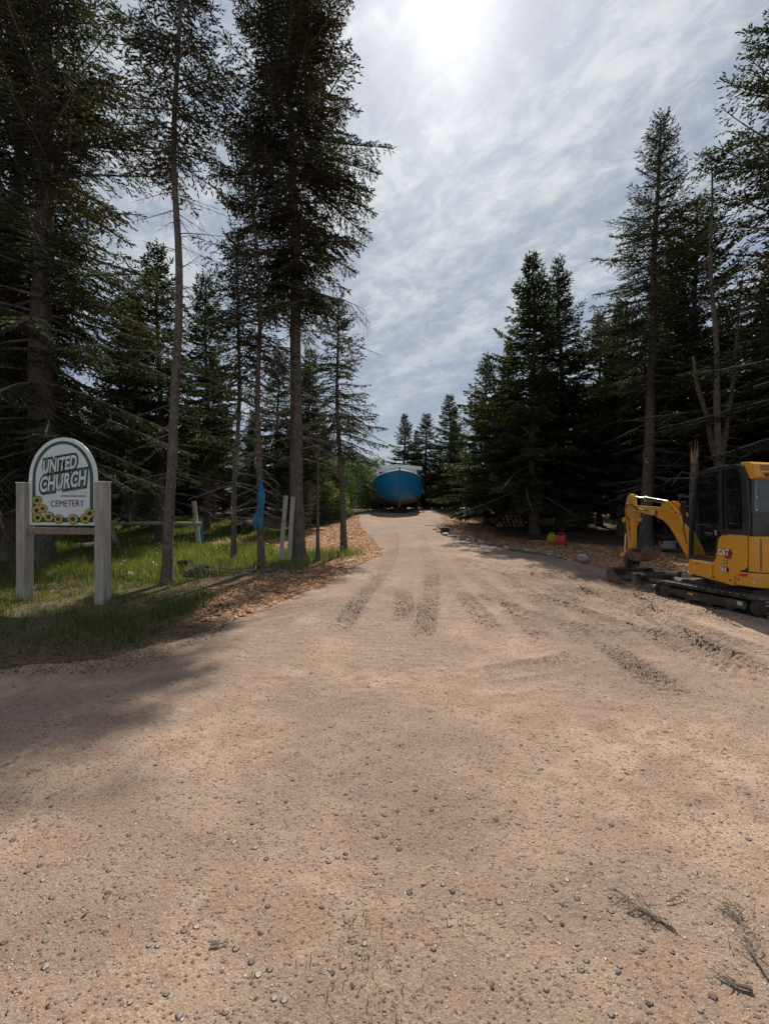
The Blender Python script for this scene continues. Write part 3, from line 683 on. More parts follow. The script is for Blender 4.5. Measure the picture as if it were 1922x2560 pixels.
    # needle shoots
    lv = TV.astype(bool); TP, TD, TL = TP[lv], TD[lv], TL[lv]
    nk = np.maximum(2, (TL/(.052/dens)).astype(int)); idx = np.repeat(np.arange(len(TL)), nk)
    pos = (np.arange(len(idx))-np.repeat(np.cumsum(nk)-nk, nk)+.6)/nk[idx]
    sag = np.array([0, 0, -.12*hang])
    P = TP[idx]+TD[idx]*(TL[idx]*pos)[:, None]+sag*(TL[idx]*pos**2)[:, None]
    side = unit(np.cross(TD[idx], np.array([0, 0, 1.0])))*r.choice([-1, 1], len(idx))[:, None]
    D = unit(TD[idx]*r.uniform(.5, 1.1, (len(idx), 1))+side*r.uniform(.2, .95, (len(idx), 1))+np.stack([0*pos, 0*pos, r.normal(-.12*hang, .28, len(idx))], -1))
    Ls = shoot*r.uniform(.65, 1.3, len(idx)); Ws = Ls*r.uniform(.11, .19, len(idx))
    tb = NEEDLE[r.integers(0, 4, len(TL))][idx]*r.uniform(.75, 1.3, (len(idx), 1))
    bz = vnoise(P[:, 0]*1.1+seed, P[:, 2]*1.1+P[:, 1], 5)
    isb = (bz > 1-brown*1.9) & (r.random(len(idx)) < .75)
    tb = np.where(isb[:, None], np.array([.062, .042, .025])*r.uniform(.7, 1.3, (len(idx), 1)), tb)
    if fresh > 0:
        isf = (pos > .6) & (r.random(len(idx)) < fresh); tb = np.where(isf[:, None], np.array([.11, .17, .04])*r.uniform(.7, 1.2, (len(idx), 1)), tb)
    v, f, tt = sprigs(P, D, Ls, Ws, tb, r)
    crown = np_mesh('crown', v, f, tt)
    for me, mt in ((trunk, 'bark'), (limb, 'dead_twig'), (crown, 'needles')): me.materials.append(MATS[mt])
    trunk.polygons.foreach_set('use_smooth', np.ones(len(trunk.polygons), bool))
    return trunk, limb, crown
def put_tree(meshes, name, label, x, y, rz=0, s=1.0, group=None, cat='tree', z=None):
    o = thing(name, label, cat, (x, y, (zat(x, y, False) if z is None else z)), rz, group, s)
    for nm, me in zip(('trunk', 'branches', 'crown'), meshes):
        if me is not None:
            q = link(nm, me, None, o)
            if nm != 'trunk': q['kind'] = 'stuff'
    return o

# --- the trees that can be told apart
X_, Y_ = G(95, 1420)
put_tree(spruce(11, 18.5, .33, 2.2, 4.4, db=1.7, lean=(.3, 0), hang=.9, gap=.36, dens=.88, shoot=.125, brown=.22, prof=.55, spacing=.34), 'spruce_tree', 'huge dense spruce rising behind the church sign', X_, Y_)
put_tree(spruce(12, 17.0, .27, 2.6, 3.8, db=1.7, lean=(.2, -.2), hang=.8, gap=.45, dens=.85, brown=.2, prof=.6), 'spruce_tree', 'second thick spruce trunk just behind the sign’s outer post', -10.6, 12.6)
X_, Y_ = G(418, 1462)
put_tree(spruce(13, 15.2, .098, 8.9, 1.6, db=2.0, lean=(.30, .2), wob=.12, hang=.6, gap=.4, dens=.95, brown=.15, prof=.5, dead_n=1.7), 'spruce_tree', 'slender leaning spruce with knobbly bare trunk, first right of the sign', X_, Y_)
X_, Y_ = G(585, 1420)
put_tree(spruce(14, 9.0, .066, 4.4, 1.5, db=1.3, lean=(.1, 0), wob=.1, hang=.7, gap=.4, dens=.9, brown=.2), 'spruce_tree', 'thin spruce pole standing between the fence post and the netted trunk', X_, Y_)
X_, Y_ = G(655, 1425)
put_tree(spruce(15, 11.4, .078, 4.8, 1.8, db=1.5, lean=(-.25, 0), wob=.14, hang=.8, gap=.55, dens=.85, brown=.2, prof=.6, dead_n=1.4), 'spruce_tree', 'thin sparse spruce whose trunk carries the blue netting', X_, Y_)
X_, Y_ = G(745, 1408)
put_tree(spruce(16, 18.6, .19, 7.4, 3.35, db=3.0, lean=(-.25, 0), wob=.08, hang=.9, gap=.10, dens=1.12, brown=.25, prof=.66, wind=(0, .14), spacing=.32, low=(.42, 1.5), shoot=.115, dead_n=.9), 'spruce_tree', 'tallest straight spruce with grey boards leaning on its trunk', X_, Y_)
BIGX, BIGY = X_, Y_
X_, Y_ = G(795, 1403)
put_tree(spruce(17, 3.9, .045, 3.4, .3, db=1.6, wob=.08, hang=.6, gap=.7, dead_n=1.6), 'spruce_tree', 'spindly dead sapling beside the tallest spruce', X_, Y_)
X_, Y_ = G(860, 1386)
put_tree(spruce(18, 8.3, .095, 3.2, 1.75, db=2.2, lean=(-.25, 0), wob=.1, hang=.75, gap=.35, dens=1.0, brown=.2), 'spruce_tree', 'short spruce at the chip bed where the drive bends', X_, Y_)
X_, Y_ = G(1612, 1368)
put_tree(spruce(21, 15.7, .205, 5.8, 2.8, db=2.2, lean=(.55, .0), wob=.08, hang=.5, gap=.3, dens=1.02, brown=.12, dead_n=1.7, prof=.8), 'spruce_tree', 'tall pointed spruce behind the digger arm, long bare lower trunk', X_, Y_)
X_, Y_ = G(1335, 1337)
put_tree(spruce(22, 12.6, .20, 1.6, 4.6, prof=1.0, db=1.2, lean=(-.1, 0), hang=.45, gap=.2, dens=.9, brown=.10, fresh=.10, spacing=.32, shoot=.17, tw_keep=.35, low=(.75, 2)), 'spruce_tree', 'full pointed spruce growing behind the fuel cans', X_, Y_)
put_tree(spruce(23, 13.4, .19, 1.2, 4.3, prof=1.0, db=1.0, hang=.45, gap=.22, dens=.85, brown=.10, spacing=.33, shoot=.17, tw_keep=.35), 'spruce_tree', 'spruce crowded against the full one behind the fuel cans, slightly lower tip', 8.6, 21.6)
put_tree(spruce(24, 9.3, .15, .7, 3.5, prof=.95, db=.6, hang=.4, gap=.2, dens=.85, brown=.06, fresh=.22, spacing=.32, shoot=.17, tw_keep=.35), 'spruce_tree', 'broad fresh-tipped spruce reaching towards the boat, right of the drive', 5.6, 24.2)
# right edge: dead leaning double-stemmed spruce and the green giant beside it
dead = spruce(25, 11.6, .10, 11.0, .8, db=2.0, lean=(-.35, .1), wob=.2, hang=.5, dead_n=1.5, gap=.3)
put_tree(dead, 'dead_spruce', 'grey dead spruce with bare crooked top, behind the digger cab', 9.55, 12.4)
dead2 = spruce(26, 8.4, .09, 7.9, .7, db=2.4, lean=(.25, .1), wob=.22, hang=.5, dead_n=1.4, gap=.3)
put_tree(dead2, 'dead_spruce', 'lower dead spruce stem forking beside the bare crooked one', 9.85, 12.55)
put_tree(spruce(27, 17.5, .26, 2.2, 4.3, db=1.6, hang=.7, gap=.35, dens=.78, shoot=.13, tw_keep=.6, brown=.2, prof=.6, spacing=.33, fresh=.05), 'spruce_tree', 'giant spruce overhanging the digger from the right', 11.6, 11.9)
put_tree(spruce(28, 13.5, .2, 1.4, 4.0, db=1.2, hang=.6, gap=.25, dens=.85, brown=.12, prof=.65, spacing=.34, shoot=.16, tw_keep=.35), 'spruce_tree', 'dark bushy spruce between the dead stems and the pointed one', 12.4, 17.5)

# --- prototypes for the wood behind
protoA = spruce(41, 11.0, .16, .8, 3.2, prof=.95, db=.6, hang=.45, gap=.2, dens=.72, brown=.08, spacing=.34, shoot=.20, tw_keep=.35, fresh=.05)
protoB = spruce(42, 13.5, .17, 3.4, 2.9, db=1.0, hang=.6, gap=.25, dens=.72, brown=.12, spacing=.34, shoot=.20, tw_keep=.35, dead_n=1.6)
protoC = spruce(43, 4.6, .06, .3, 1.5, db=.25, hang=.35, gap=.15, dens=.8, brown=.03, spacing=.24, shoot=.12, fresh=.25)
def wood(proto, spots, name, label, group):
    for i, (x, y, s) in enumerate(spots): put_tree(proto, name, label, x, y, random.uniform(0, 6.28), s*random.uniform(.93, 1.07), group)
def ring(x0, x1, y0, y1, n, smin, smax, avoid=None):
    out = []; tries = 0
    while len(out) < n and tries < 4000:
        tries += 1; x, y = random.uniform(x0, x1), random.uniform(y0, y1)
        if all(math.hypot(x-a, y-b) > 1.5 for a, b, _ in out) and not (avoid and avoid(x, y)): out.append((x, y, random.uniform(smin, smax)))
    return out
put_tree(protoA, 'spruce_tree', 'pointed spruce, tallest of the trio behind the boat', 6.05, 40.5, .4, .95).scale = (1.25, 1.25, .95)
put_tree(protoA, 'spruce_tree', 'left-hand pointed spruce rising straight behind the boat’s cabin roof', 1.9, 43.0, 2.1, .84).scale = (1.05, 1.05, .84)
put_tree(protoB, 'spruce_tree', 'narrow spruce between the cabin-roof spruce and the tallest of the trio', 4.0, 42.5, 1.1, .68).scale = (.95, .95, .68)
in_clear = lambda x, y: sdf(np.array([x]), np.array([y]), CLEAR)[0] > -.8 or (x > -4.6 and y < 30)
wood(protoA, ring(8.5, 34, 24, 46, 34, .8, 1.05)+[(5.4, 34.5, .62), (6.8, 31.0, .7), (8.2, 28, .75)], 'spruce_tree', 'spruce in the dark wood on the boat’s right', 'spruces in the right-hand wood')
wood(protoB, ring(13, 38, 13, 26, 26, .75, 1.05)+[(10.4, 19.4, .8), (11.3, 23.2, .85), (14.6, 15.2, .95), (16.5, 12.2, 1.0)], 'spruce_tree', 'bare-stemmed spruce in the dark wood behind the digger', 'bare-stemmed spruces behind the digger')
wood(protoB, [(-13.2, 14.6, .95), (-15.5, 17.5, 1.0), (-8.4, 20.8, .86), (-12.6, 21.5, .9), (-6.2, 25.5, .75), (-18.5, 22, 1.0), (-10.2, 26.2, .8), (-15, 26.5, .95), (-3.9, 22.6, .66), (-5.2, 29.5, .72), (-8.3, 16.2, .8)], 'spruce_tree', 'bare-stemmed spruce standing round the grassy clearing', 'spruces round the clearing')
wood(protoA, ring(-44, -5.5, 30, 46, 38, .6, .95)+ring(-44, -21, 9, 32, 22, .8, 1.05), 'spruce_tree', 'spruce in the far wood beyond the clearing', 'spruces beyond the clearing')
wood(protoA, [(a, b, c*(.5 if -8 < a < 4 else 1)) for a, b, c in ring(-60, 64, 48, 66, 62, .75, 1.0)], 'spruce_tree', 'distant spruce closing the view behind the boat', 'distant spruces behind the boat')
wood(protoC, ring(-50, -4, 44, 50, 26, 1.0, 1.6)+ring(4.2, 50, 44, 49, 30, 1.0, 1.6)+[(-2.2, 45.5, 1.0), (3.3, 46, 1.1), (5.6, 45.2, 1.2), (7.2, 42.6, 1.1)], 'young_spruce', 'low bushy spruce filling the foot of the far wood', 'low spruces at the foot of the far wood')
wood(protoA, ring(-24, -5.5, 29.5, 34, 12, .55, .8), 'spruce_tree', 'dense spruce at the back edge of the sunlit clearing', 'spruces at the back of the clearing')
wood(protoC, ring(-26, -5, 29, 33, 18, .8, 1.3), 'young_spruce', 'low bushy spruce along the back edge of the clearing', 'low spruces along the clearing')
wood(protoC, ring(16, 44, 12, 40, 34, .9, 1.4)+ring(-46, -22, 12, 40, 22, .9, 1.4), 'young_spruce', 'low bushy spruce deep in the flanking wood', 'low spruces deep in the wood')
wood(protoC, [(-.6, 39.4, .5), (.5, 39.6, .45), (1.5, 39.3, .5), (2.5, 39.6, .45), (3.5, 39.4, .5)], 'young_spruce', 'knee-high spruce seen through the gap under the boat', 'tiny spruces behind the boat')
wood(protoC, [(-4.0, 19.7, .72), (-6.5, 20.2, .6), (-3.4, 24.6, .8), (-10.4, 19.6, .7), (-11.8, 18.2, .6)], 'young_spruce', 'small bushy young spruce on the clearing’s edge', 'young spruces by the clearing')
wood(protoC, [(10.6, 16.6, .8), (13.8, 13.6, .9), (9.9, 21.6, .85), (7.4, 26.0, .95), (12.6, 20.5, 1.0), (15.6, 17.6, 1.0)], 'young_spruce', 'small young spruce in shade behind the stone edging', 'young spruces in the right-hand wood')

# leafy bushes left of the boat
def bush(seed, h, rx, ry, n, pal, leaf=.05):
    r = np.random.default_rng(seed); st = []
    for i in range(14):
        a = r.uniform(0, 6.28); q = r.uniform(.2, .9); st.append([(0, 0, -.1), (rx*q*.4*math.cos(a), ry*q*.4*math.sin(a), h*.4), (rx*q*math.cos(a), ry*q*math.sin(a), h*r.uniform(.6, .95))])
    v, f = tubes_np(np.array(st), np.tile([.03, .02, .006], (14, 1)), 5); stems = np_mesh('stems', v, f); stems.materials.append(MATS['dead_twig'])
    cl = unit(r.normal(0, 1, (70, 3)))*r.uniform(.45, 1.0, (70, 1))**.5; cl[:, 2] = np.abs(cl[:, 2])*1.0
    P = cl[r.integers(0, 70, n)]+r.normal(0, .13, (n, 3)); P = P*np.array([rx, ry, h*.8])+np.array([0, 0, h*.15])
    P[:, 2] = np.maximum(P[:, 2], .05); D = unit(r.normal(0, 1, (n, 3))+np.array([0, 0, .2])); L = leaf*r.uniform(.7, 1.4, n)
    a = unit(np.cross(D, r.normal(0, 1, (n, 3)))); mid = P+D*(L*.5)[:, None]; W = (L*.32)[:, None]
    v = np.stack([P, mid+a*W, P+D*L[:, None], mid-a*W], 1).reshape(-1, 3); f = np.arange(4*n).reshape(-1, 4)
    pal = np.array(pal); t = np.repeat(pal[r.integers(0, len(pal), n)]*r.uniform(.7, 1.3, (n, 1)), 4, 0)
    cr = np_mesh('foliage', v, f, t); cr.materials.append(MATS['leaves'])
    return stems, cr
LEAF = [[.035, .08, .022], [.05, .10, .025], [.03, .065, .02], [.07, .12, .035]]
b1 = bush(3, 4.4, 2.0, 1.8, 26000, LEAF, .085); b2 = bush(4, 3.0, 1.6, 1.5, 16000, [[.09, .13, .04], [.12, .15, .05], [.06, .10, .03]], .10)
def put_bush(b, label, x, y, s=1, rz=0, group=None):
    o = thing('leafy_bush', label, 'bush', (x, y, zat(x, y, False)), rz, group, s); link('stems', b[0], None, o); link('foliage', b[1], None, o)
put_bush(b1, 'large leafy green bush pressed against the boat’s left side', -2.7, 33.4, 1.0, .3)
put_bush(b1, 'mid-green leafy bush on the drive bend left of the boat', -3.4, 29.4, .8, 2.0)
put_bush(b2, 'low bright bush between the bend and the chip bed', -3.3, 26.4, .75, 1.0)
for _x, _y, _s in ((-1.6, 39.8, .55), (.2, 40.2, .6), (2.0, 40.0, .55), (3.9, 40.3, .6), (5.4, 38.8, .55), (4.9, 41, .7)): put_bush(b2, 'low green bush closing the gap beneath the boat', _x, _y, _s, _x, 'low bushes behind the boat')
put_bush(b2, 'pale yellow-green bush showing above the cabin roof', -.6, 44.5, 1.65, .6)

# broken snag behind the digger
X_, Y_ = 9.15, 13.0; gz_ = zat(X_, Y_, False)
o = thing('broken_snag', 'splintered broken tree stump with a snapped stem leaning from it, behind the cab', 'snag', (X_, Y_, gz_))
mb = MB(); mb.tube([(0, 0, -.2), (.02, 0, .6), (-.02, 0, 1.6), (0, .02, 2.4), (.02, 0, 3.0)], [.16, .13, .12, .11, .09], 10); mb.build('stump', 'bark', o, smooth=True)
for i in range(9):
    mb = MB(); a = i*.7; mb.tube([(.07*math.cos(a), .07*math.sin(a), 2.85), (.085*math.cos(a), .085*math.sin(a), 3.1), (.07*math.cos(a)+random.uniform(-.03, .03), .08*math.sin(a), 3.2+random.uniform(0, .4))], [.03, .022, .003], 4); mb.build('splinter', 'broken_wood', o)
mb = MB(); mb.tube([(.75, -.1, 2.2), (.62, -.06, 2.8), (.50, 0, 3.5), (.36, 0, 4.3), (.12, 0, 5.0), (.03, 0, 5.5), (-.03, 0, 6.0)], [.08, .075, .08, .06, .06, .05, .04], 9); mb.build('leaning_stem', 'bark', o, smooth=True)
for i in range(11):
    mb = MB(); z = random.uniform(1.4, 2.9); s = random.choice([-1, -1, 1]); l = random.uniform(.5, 1.5)
    mb.tube([(0, 0, z), (s*l*.5, random.uniform(-.3, .3), z+random.uniform(-.1, .25)), (s*l, random.uniform(-.5, .5), z+random.uniform(-.5, .2))], [.02, .013, .004], 5); mb.build('dead_branch', 'dead_twig', o)

# two bare drooping dead boughs on the tallest spruce reach out over the drive; twigs hang from them
def bough(path, n, seed):
    r = random.Random(seed); mb = MB(); P = [Vector(p) for p in path]
    mb.tube(P, [.028*(1-.85*i/(len(P)-1)) for i in range(len(P))], 6)
    for k in range(n):
        t = r.uniform(.2, 1)*(len(P)-1); i = min(int(t), len(P)-2); p = P[i].lerp(P[i+1], t-i); l = r.uniform(.15, .5)
        q1 = p+Vector((r.uniform(-.05, .2), r.uniform(-.2, .2), -l*.45)); q2 = q1+Vector((r.uniform(-.12, .14), r.uniform(-.15, .15), -l*.5))
        mb.tube([p, q1, q2], [.006, .0045, .003], 4, False)
        if r.random() < .7: mb.tube([q1, q1+Vector((r.uniform(-.15, .15), r.uniform(-.1, .1), -r.uniform(.05, .2)))], [.004, .002], 3, False)
    return mb
big = [o for o in bpy.data.objects if o.get('label', '').startswith('tallest straight')][0]
bough([(.05, 0, 7.25), (.6, -.1, 7.35), (1.2, -.15, 7.42), (1.65, -.2, 7.2), (2.0, -.2, 6.75)], 34, 1).build('dead_bough', 'dead_twig', big)
bough([(.05, 0, 6.75), (.5, -.1, 6.75), (1.0, -.1, 6.6), (1.4, -.15, 6.2), (1.55, -.2, 5.7)], 26, 2).build('dead_bough', 'dead_twig', big)
bough([(.05, 0, 7.55), (.5, .1, 7.7), (1.0, .2, 7.6), (1.5, .2, 7.35), (1.75, .3, 7.0)], 22, 3).build('dead_bough', 'dead_twig', big)
bough([(.05, 0, 3.2), (.5, -.1, 3.3), (.9, -.2, 3.1), (1.2, -.3, 2.7)], 16, 4).build('dead_bough', 'dead_twig', big)

# ------------------------------------------------------------------ church sign
SL = Vector(((62-CX)/FPX*7.65, 7.65, 0)); SR = Vector(((257-CX)/FPX*7.4, 7.4, 0)); dv = SR-SL; SW = dv.length
sign = thing('church_sign', 'white arched church cemetery sign between two weathered grey posts', 'sign', (SL.x, SL.y, zat(SL.x, SL.y, False)), math.atan2(dv.y, dv.x))
PS = .17; u0, u1 = PS/2+.012, SW-PS/2-.012; UW = u1-u0
for xx_ in (0, SW):
    mb = MB(); mb.box((xx_, 0, .86), (PS, PS, 2.36)); p = mb.build('post', 'sign_wood', sign, bevel=.008)
    mb = MB(); mb.box((xx_, 0, 2.048), (PS+.012, PS+.012, .014)); mb.build('post_cap', 'boat_white', p)
    for zz_ in (.75, 1.35):
        mb = MB(); mb.tube([(xx_+PS*.52, -.02, zz_+random.uniform(-.1, .1)), (xx_+PS*.5, -.02, zz_)], .018, 8)
mb = MB(); mb.box(((u0+u1)/2, 0, 1.215), (UW+.02, .09, .11)); mb.build('bottom_rail', 'sign_wood_side', sign, bevel=.006)
for a, b in ((u0+.015, .05), (u1-.015, .05)):
    mb = MB(); mb.box((a, b, 1.62), (.035, .04, .66)); mb.build('batten', 'sign_wood_side', sign)
uz = lambda zx: u0+(zx-360)/720*UW
zzv = lambda zy: EYE-(1080+.217*zy-CY)/FPX*7.53
def arch(inset, zb, n=28, zc=None):
    zc = zzv(585); hw = UW/2-inset; hh = zzv(108)-zc-inset*.85; m = (u0+u1)/2
    return [(m-hw, zb)]+[(m-hw*math.cos(math.pi*k/n), zc+hh*math.sin(math.pi*k/n)) for k in range(n+1)]+[(m+hw, zb)]
def flat(pts_or_mesh, name, mat, parent, y):
    """flat printed sheet standing in the sign plane"""
    if isinstance(pts_or_mesh, bpy.types.Mesh):
        for v in pts_or_mesh.vertices: v.co = (v.co.x, y, v.co.y)
        return link(name, pts_or_mesh, mat, parent)
    mb = MB(); mb.add([(a, y, b) for a, b in pts_or_mesh], [tuple(range(len(pts_or_mesh)))]); return mb.build(name, mat, parent, fix=False)
mb = MB(); A = arch(0, zzv(1118)); n_ = len(A)
mb.add([(a, -.012, b) for a, b in A]+[(a, .010, b) for a, b in A], [tuple(range(n_)), tuple(reversed(range(n_, 2*n_)))]+[(i, (i+1) % n_, n_+(i+1) % n_, n_+i) for i in range(n_)])
board = mb.build('board', 'sign_white', sign)
a1, a2 = arch(.072, zzv(1085)), arch(.135, zzv(1030))
mb = MB(); k = len(a1); mb.add([(p[0], -.0145, p[1]) for p in a1]+[(p[0], -.0145, p[1]) for p in a2], [(i, i+1, k+i+1, k+i) for i in range(k-1)]+[(k-1, 0, k, 2*k-1)])
mb.build('border_stripe', 'sign_green', sign, fix=False)
def lettering(body, x0, x1, zy0, h, slope, shear, y, layers, weight=0.02, spacing=1.0):
    me0 = text_mesh(body, 1.0, weight, spacing=spacing); xs_ = [v.co.x for v in me0.vertices]; ys_ = [v.co.y for v in me0.vertices]
    mnx, mxx, mny, mxy = min(xs_), max(xs_), min(ys_), max(ys_); par = None
    for off, mat, nm in layers:
        me = text_mesh(body, 1.0, weight+off, spacing=spacing)
        for v in me.vertices:
            a = (v.co.x-mnx)/(mxx-mnx); b = (v.co.y-mny)/(mxy-mny); X0 = uz(x0)+(uz(x1)-uz(x0))*a+shear*h*b
            v.co = (X0, zzv(zy0)+h*b+slope*(X0-uz(x0)), 0)
        o = flat(me, nm, mat, sign if par is None else par, y); y -= .0022
        if par is None: par = o
for nm_, args in (('UNITED', (512, 868, 528, .235, .135)), ('CHURCH', (478, 962, 745, .275, .128))):
    lettering(nm_, *args, .10, -.017, [(.135, 'sign_green', 'lettering_shadow'), (.040, 'sign_black', 'outline'), (.0, 'sign_white', 'letters')], .030, 1.03)
lettering('CEMETERY', 595, 944, 905, .108, .008, .03, -.017, [(0, 'sign_black', 'small_lettering')], .0, 1.05)
flat([(uz(703), zzv(786)), (uz(963), zzv(789)), (uz(963), zzv(779)), (uz(703), zzv(776))], 'rule', 'sign_black', sign, -.017)
for i, (fx, fy, fr_) in enumerate([(450, 830, 1), (512, 925, .9), (445, 948, 1), (460, 1032, 1), (578, 1022, 1.05), (682, 1048, .95), (835, 1048, 1.08), (965, 1040, 1), (1012, 982, 1)]):
    yb = -.0165-.004*i/3-(.0022 if i % 2 else 0); r0 = .097*fr_; c0, c1 = uz(fx), zzv(fy)
    base_, pet = MB(), MB()
    for k in range(13):
        an = 2*math.pi*k/13+i*.3
        for m_, ra, wd, yy_ in ((base_, 1.0, .34, yb-.00004*k), (pet, .93, .20, yb-.0012-.00003*k)):
            q = []
            for t_ in range(9):
                th = 2*math.pi*t_/9; rr = r0*(.64+(.36 if m_ is base_ else .27)*math.cos(th)*ra); ss = r0*wd*.62*math.sin(th)
                q.append((c0+rr*math.cos(an)*1.12-ss*math.sin(an)*1.12, yy_, c1+(rr*math.sin(an)+ss*math.cos(an))*.92))
            m_.add(q, [tuple(range(9))])
    base_.add([(c0+r0*.52*math.cos(2*math.pi*k/14)*1.12, yb-.0005, c1+r0*.52*math.sin(2*math.pi*k/14)*.92) for k in range(14)], [tuple(range(14))])
    fo = base_.build('flower', 'sign_black', sign, fix=False); pt_ = pet.build('petals', 'sign_yellow', fo, fix=False); pt_['kind'] = 'stuff'

# ------------------------------------------------------------------ round-rail fence, boards, nets, pot
x, y = G(497, 1372); z0 = zat(x, y, False)
fence = thing('rail_fence', 'round-pole fence, one long rail between two leaning posts', 'fence', (x, y, z0))
mb = MB(); mb.tube([(.02, 0, -.2), (0, 0, .1), (-.20, .05, 1.64)], [.085, .08, .075], 12); mb.build('post', 'rail_wood', fence, smooth=True)
xl, yl = G(290, 1368)[0]-x-.1, .5
mb = MB(); mb.tube([(xl+.15, yl, -.2), (xl, yl, .3), (xl-.32, yl, 1.25)], [.085, .082, .08], 12); mb.build('post', 'rail_wood', fence, smooth=True)
mb = MB(); mb.tube([(xl-.5, yl-.1, .86), (xl*.5, .15, .86), (.14, -.09, .84)], [.075, .07, .06], 12); mb.build('rail', 'rail_wood', fence, smooth=True)
xb_, yb_ = x, y
def strands(paths, rad): 
    mb = MB()
    for p in paths: mb.tube(p, rad, 4, False)
    return mb
pp = []
for k in range(9): 
    a = random.uniform(-.02, .02); pp.append([(.14+a, -.1, .84), (.16+a*2, -.12, .6), (.18+random.uniform(-.07, .07), -.12, .42), (.15+random.uniform(-.03, .05), -.12, .30), (.17+a, -.12, .1)])
o = strands(pp, .010).build('blue_rope', 'net_blue', None); o.location = (x, y, z0); tag(o, 'short blue rope knotted round the fence rail end', 'rope')
# blue netting draped on the thin trunk
X_, Y_ = G(655, 1425); z0 = zat(X_, Y_, False)
net = bpy.data.meshes.new('netting'); bm = bmesh.new()
rows, cols = 26, 16; V_ = {}
zt, zb2 = EYE+(CY-1200)/FPX*Y_-z0, EYE+(CY-1316)/FPX*Y_-z0
for i in range(rows):
    t = i/(rows-1); half = .03+.06*sm(0, .3, t)-.02*sm(.45, .6, t)+.045*sm(.6, .85, t); cx_ = .02-.10*sm(.5, .95, t)
    for j in range(cols):
        u_ = j/(cols-1)*2-1; fold = .02*math.sin(j*2.3+i*.5)
        V_[i, j] = bm.verts.new((cx_+u_*half+random.uniform(-.012, .012), -.14-.07*math.cos(u_*1.4)+fold, zt+(zb2-zt)*t+random.uniform(-.015, .015)-.07*abs(u_)**2*(1-t)+.1*t*math.sin(j*.9)))
for i in range(rows-1):
    for j in range(cols-1): bm.faces.new((V_[i, j], V_[i, j+1], V_[i+1, j+1], V_[i+1, j]))
bm.to_mesh(net); bm.free()
o = link('netting', net, 'net_blue'); o.location = (X_, Y_, z0)
o.modifiers.new('w', 'WIREFRAME').thickness = .016; tag(o, 'blue netting bunched and hung down a thin spruce trunk', 'netting')
# grey boards against the tallest trunk
for a, top, bot, lb in ((-.33, 1233, 1402, 'longer grey board leaning on the tall spruce, farther from the drive'), (-.10, 1233, 1399, 'narrow grey board leaning on the tall spruce, nearer the drive')):
    ht = (bot-top)/FPX*BIGY; xa = BIGX+a-.05; mb = MB(); mb.box((0, 0, ht/2), (.12, .04, ht))
    o = mb.build('plank', 'grey_board', None, bevel=.004); o.location = (xa, BIGY-.52, zat(xa, BIGY-.5, False)); o.rotation_euler = (R(-7.5), R(4.0 if a < -.2 else 3), R(8)); tag(o, lb, 'plank')
# flowerpot and heap of old net in the grass
x, y = G(462, 1432); mb = MB(); mb.tube([(0, 0, 0), (0, 0, .05), (0, 0, .27), (0, 0, .30), (0, 0, .30), (0, 0, .08)], [.13, .135, .17, .185, .165, .13], 20)
o = mb.build('plastic_pot', 'plastic_black', None, smooth=True); o.location = (x, y, zat(x, y, False)-.02); tag(o, 'black plastic plant pot standing in the tall grass', 'pot')
x, y = G(505, 1440); pp = []
for k in range(90):
    a = random.uniform(0, 6.28); r_ = random.uniform(.05, .33); p = []
    for q in range(6):
        a += random.uniform(-.9, 1.2); r_ = max(.03, min(.36, r_+random.uniform(-.1, .1))); p.append((r_*math.cos(a)*1.2, r_*math.sin(a), max(.02, (.24*(1-(r_/.38)**2))*random.uniform(.5, 1))))
    pp.append(p)
o = strands(pp, .009).build('old_net', 'net_grey', None); o.location = (x, y, zat(x, y, False)); tag(o, 'heap of tangled grey net lying beside the black pot', 'net')
# fallen dead branches under the netted trunk
def twig_branch(L, seed, r0=.012, n=9, flat_=.25):
    r = random.Random(seed); mb = MB(); p = Vector((0, 0, r0)); d_ = Vector((1, 0, 0)); main = [p.copy()]
    for k in range(6):
        d_ = (d_+Vector((0, r.uniform(-.25, .25), r.uniform(-.06, .08)*flat_*3))).normalized(); p = p+d_*L/6; p.z = max(r0*.6, p.z); main.append(p.copy())
    mb.tube(main, [r0*(1-.8*k/6) for k in range(7)], 6)
    for k in range(n):
        t = r.uniform(.15, .95)*6; i = min(int(t), 5); q = main[i].lerp(main[i+1], t-i); s = r.choice([-1, 1]); l = L*r.uniform(.12, .38)
        e = q+Vector((l*.7, s*l*.7, r.uniform(0, .3)*l)); mb.tube([q, q.lerp(e, .5)+Vector((0, 0, .1*l)), e], [r0*.45, r0*.3, r0*.15], 4)
    return mb
for i in range(13):
    x, y = G(random.uniform(560, 760), random.uniform(1432, 1455)); mb = twig_branch(random.uniform(.8, 1.7), i, .016, 10); o = mb.build('fallen_branch', 'dead_twig', None)
    o.location = (x, y, zat(x, y, False)+.03+.02*(i % 4)); o.rotation_euler = (0, R(-4), random.uniform(-.6, .6)+(math.pi if i % 2 else 0)); tag(o, 'dead branch in the brush heap below the netted trunk', 'branch', 'dead branches in the brush heap')
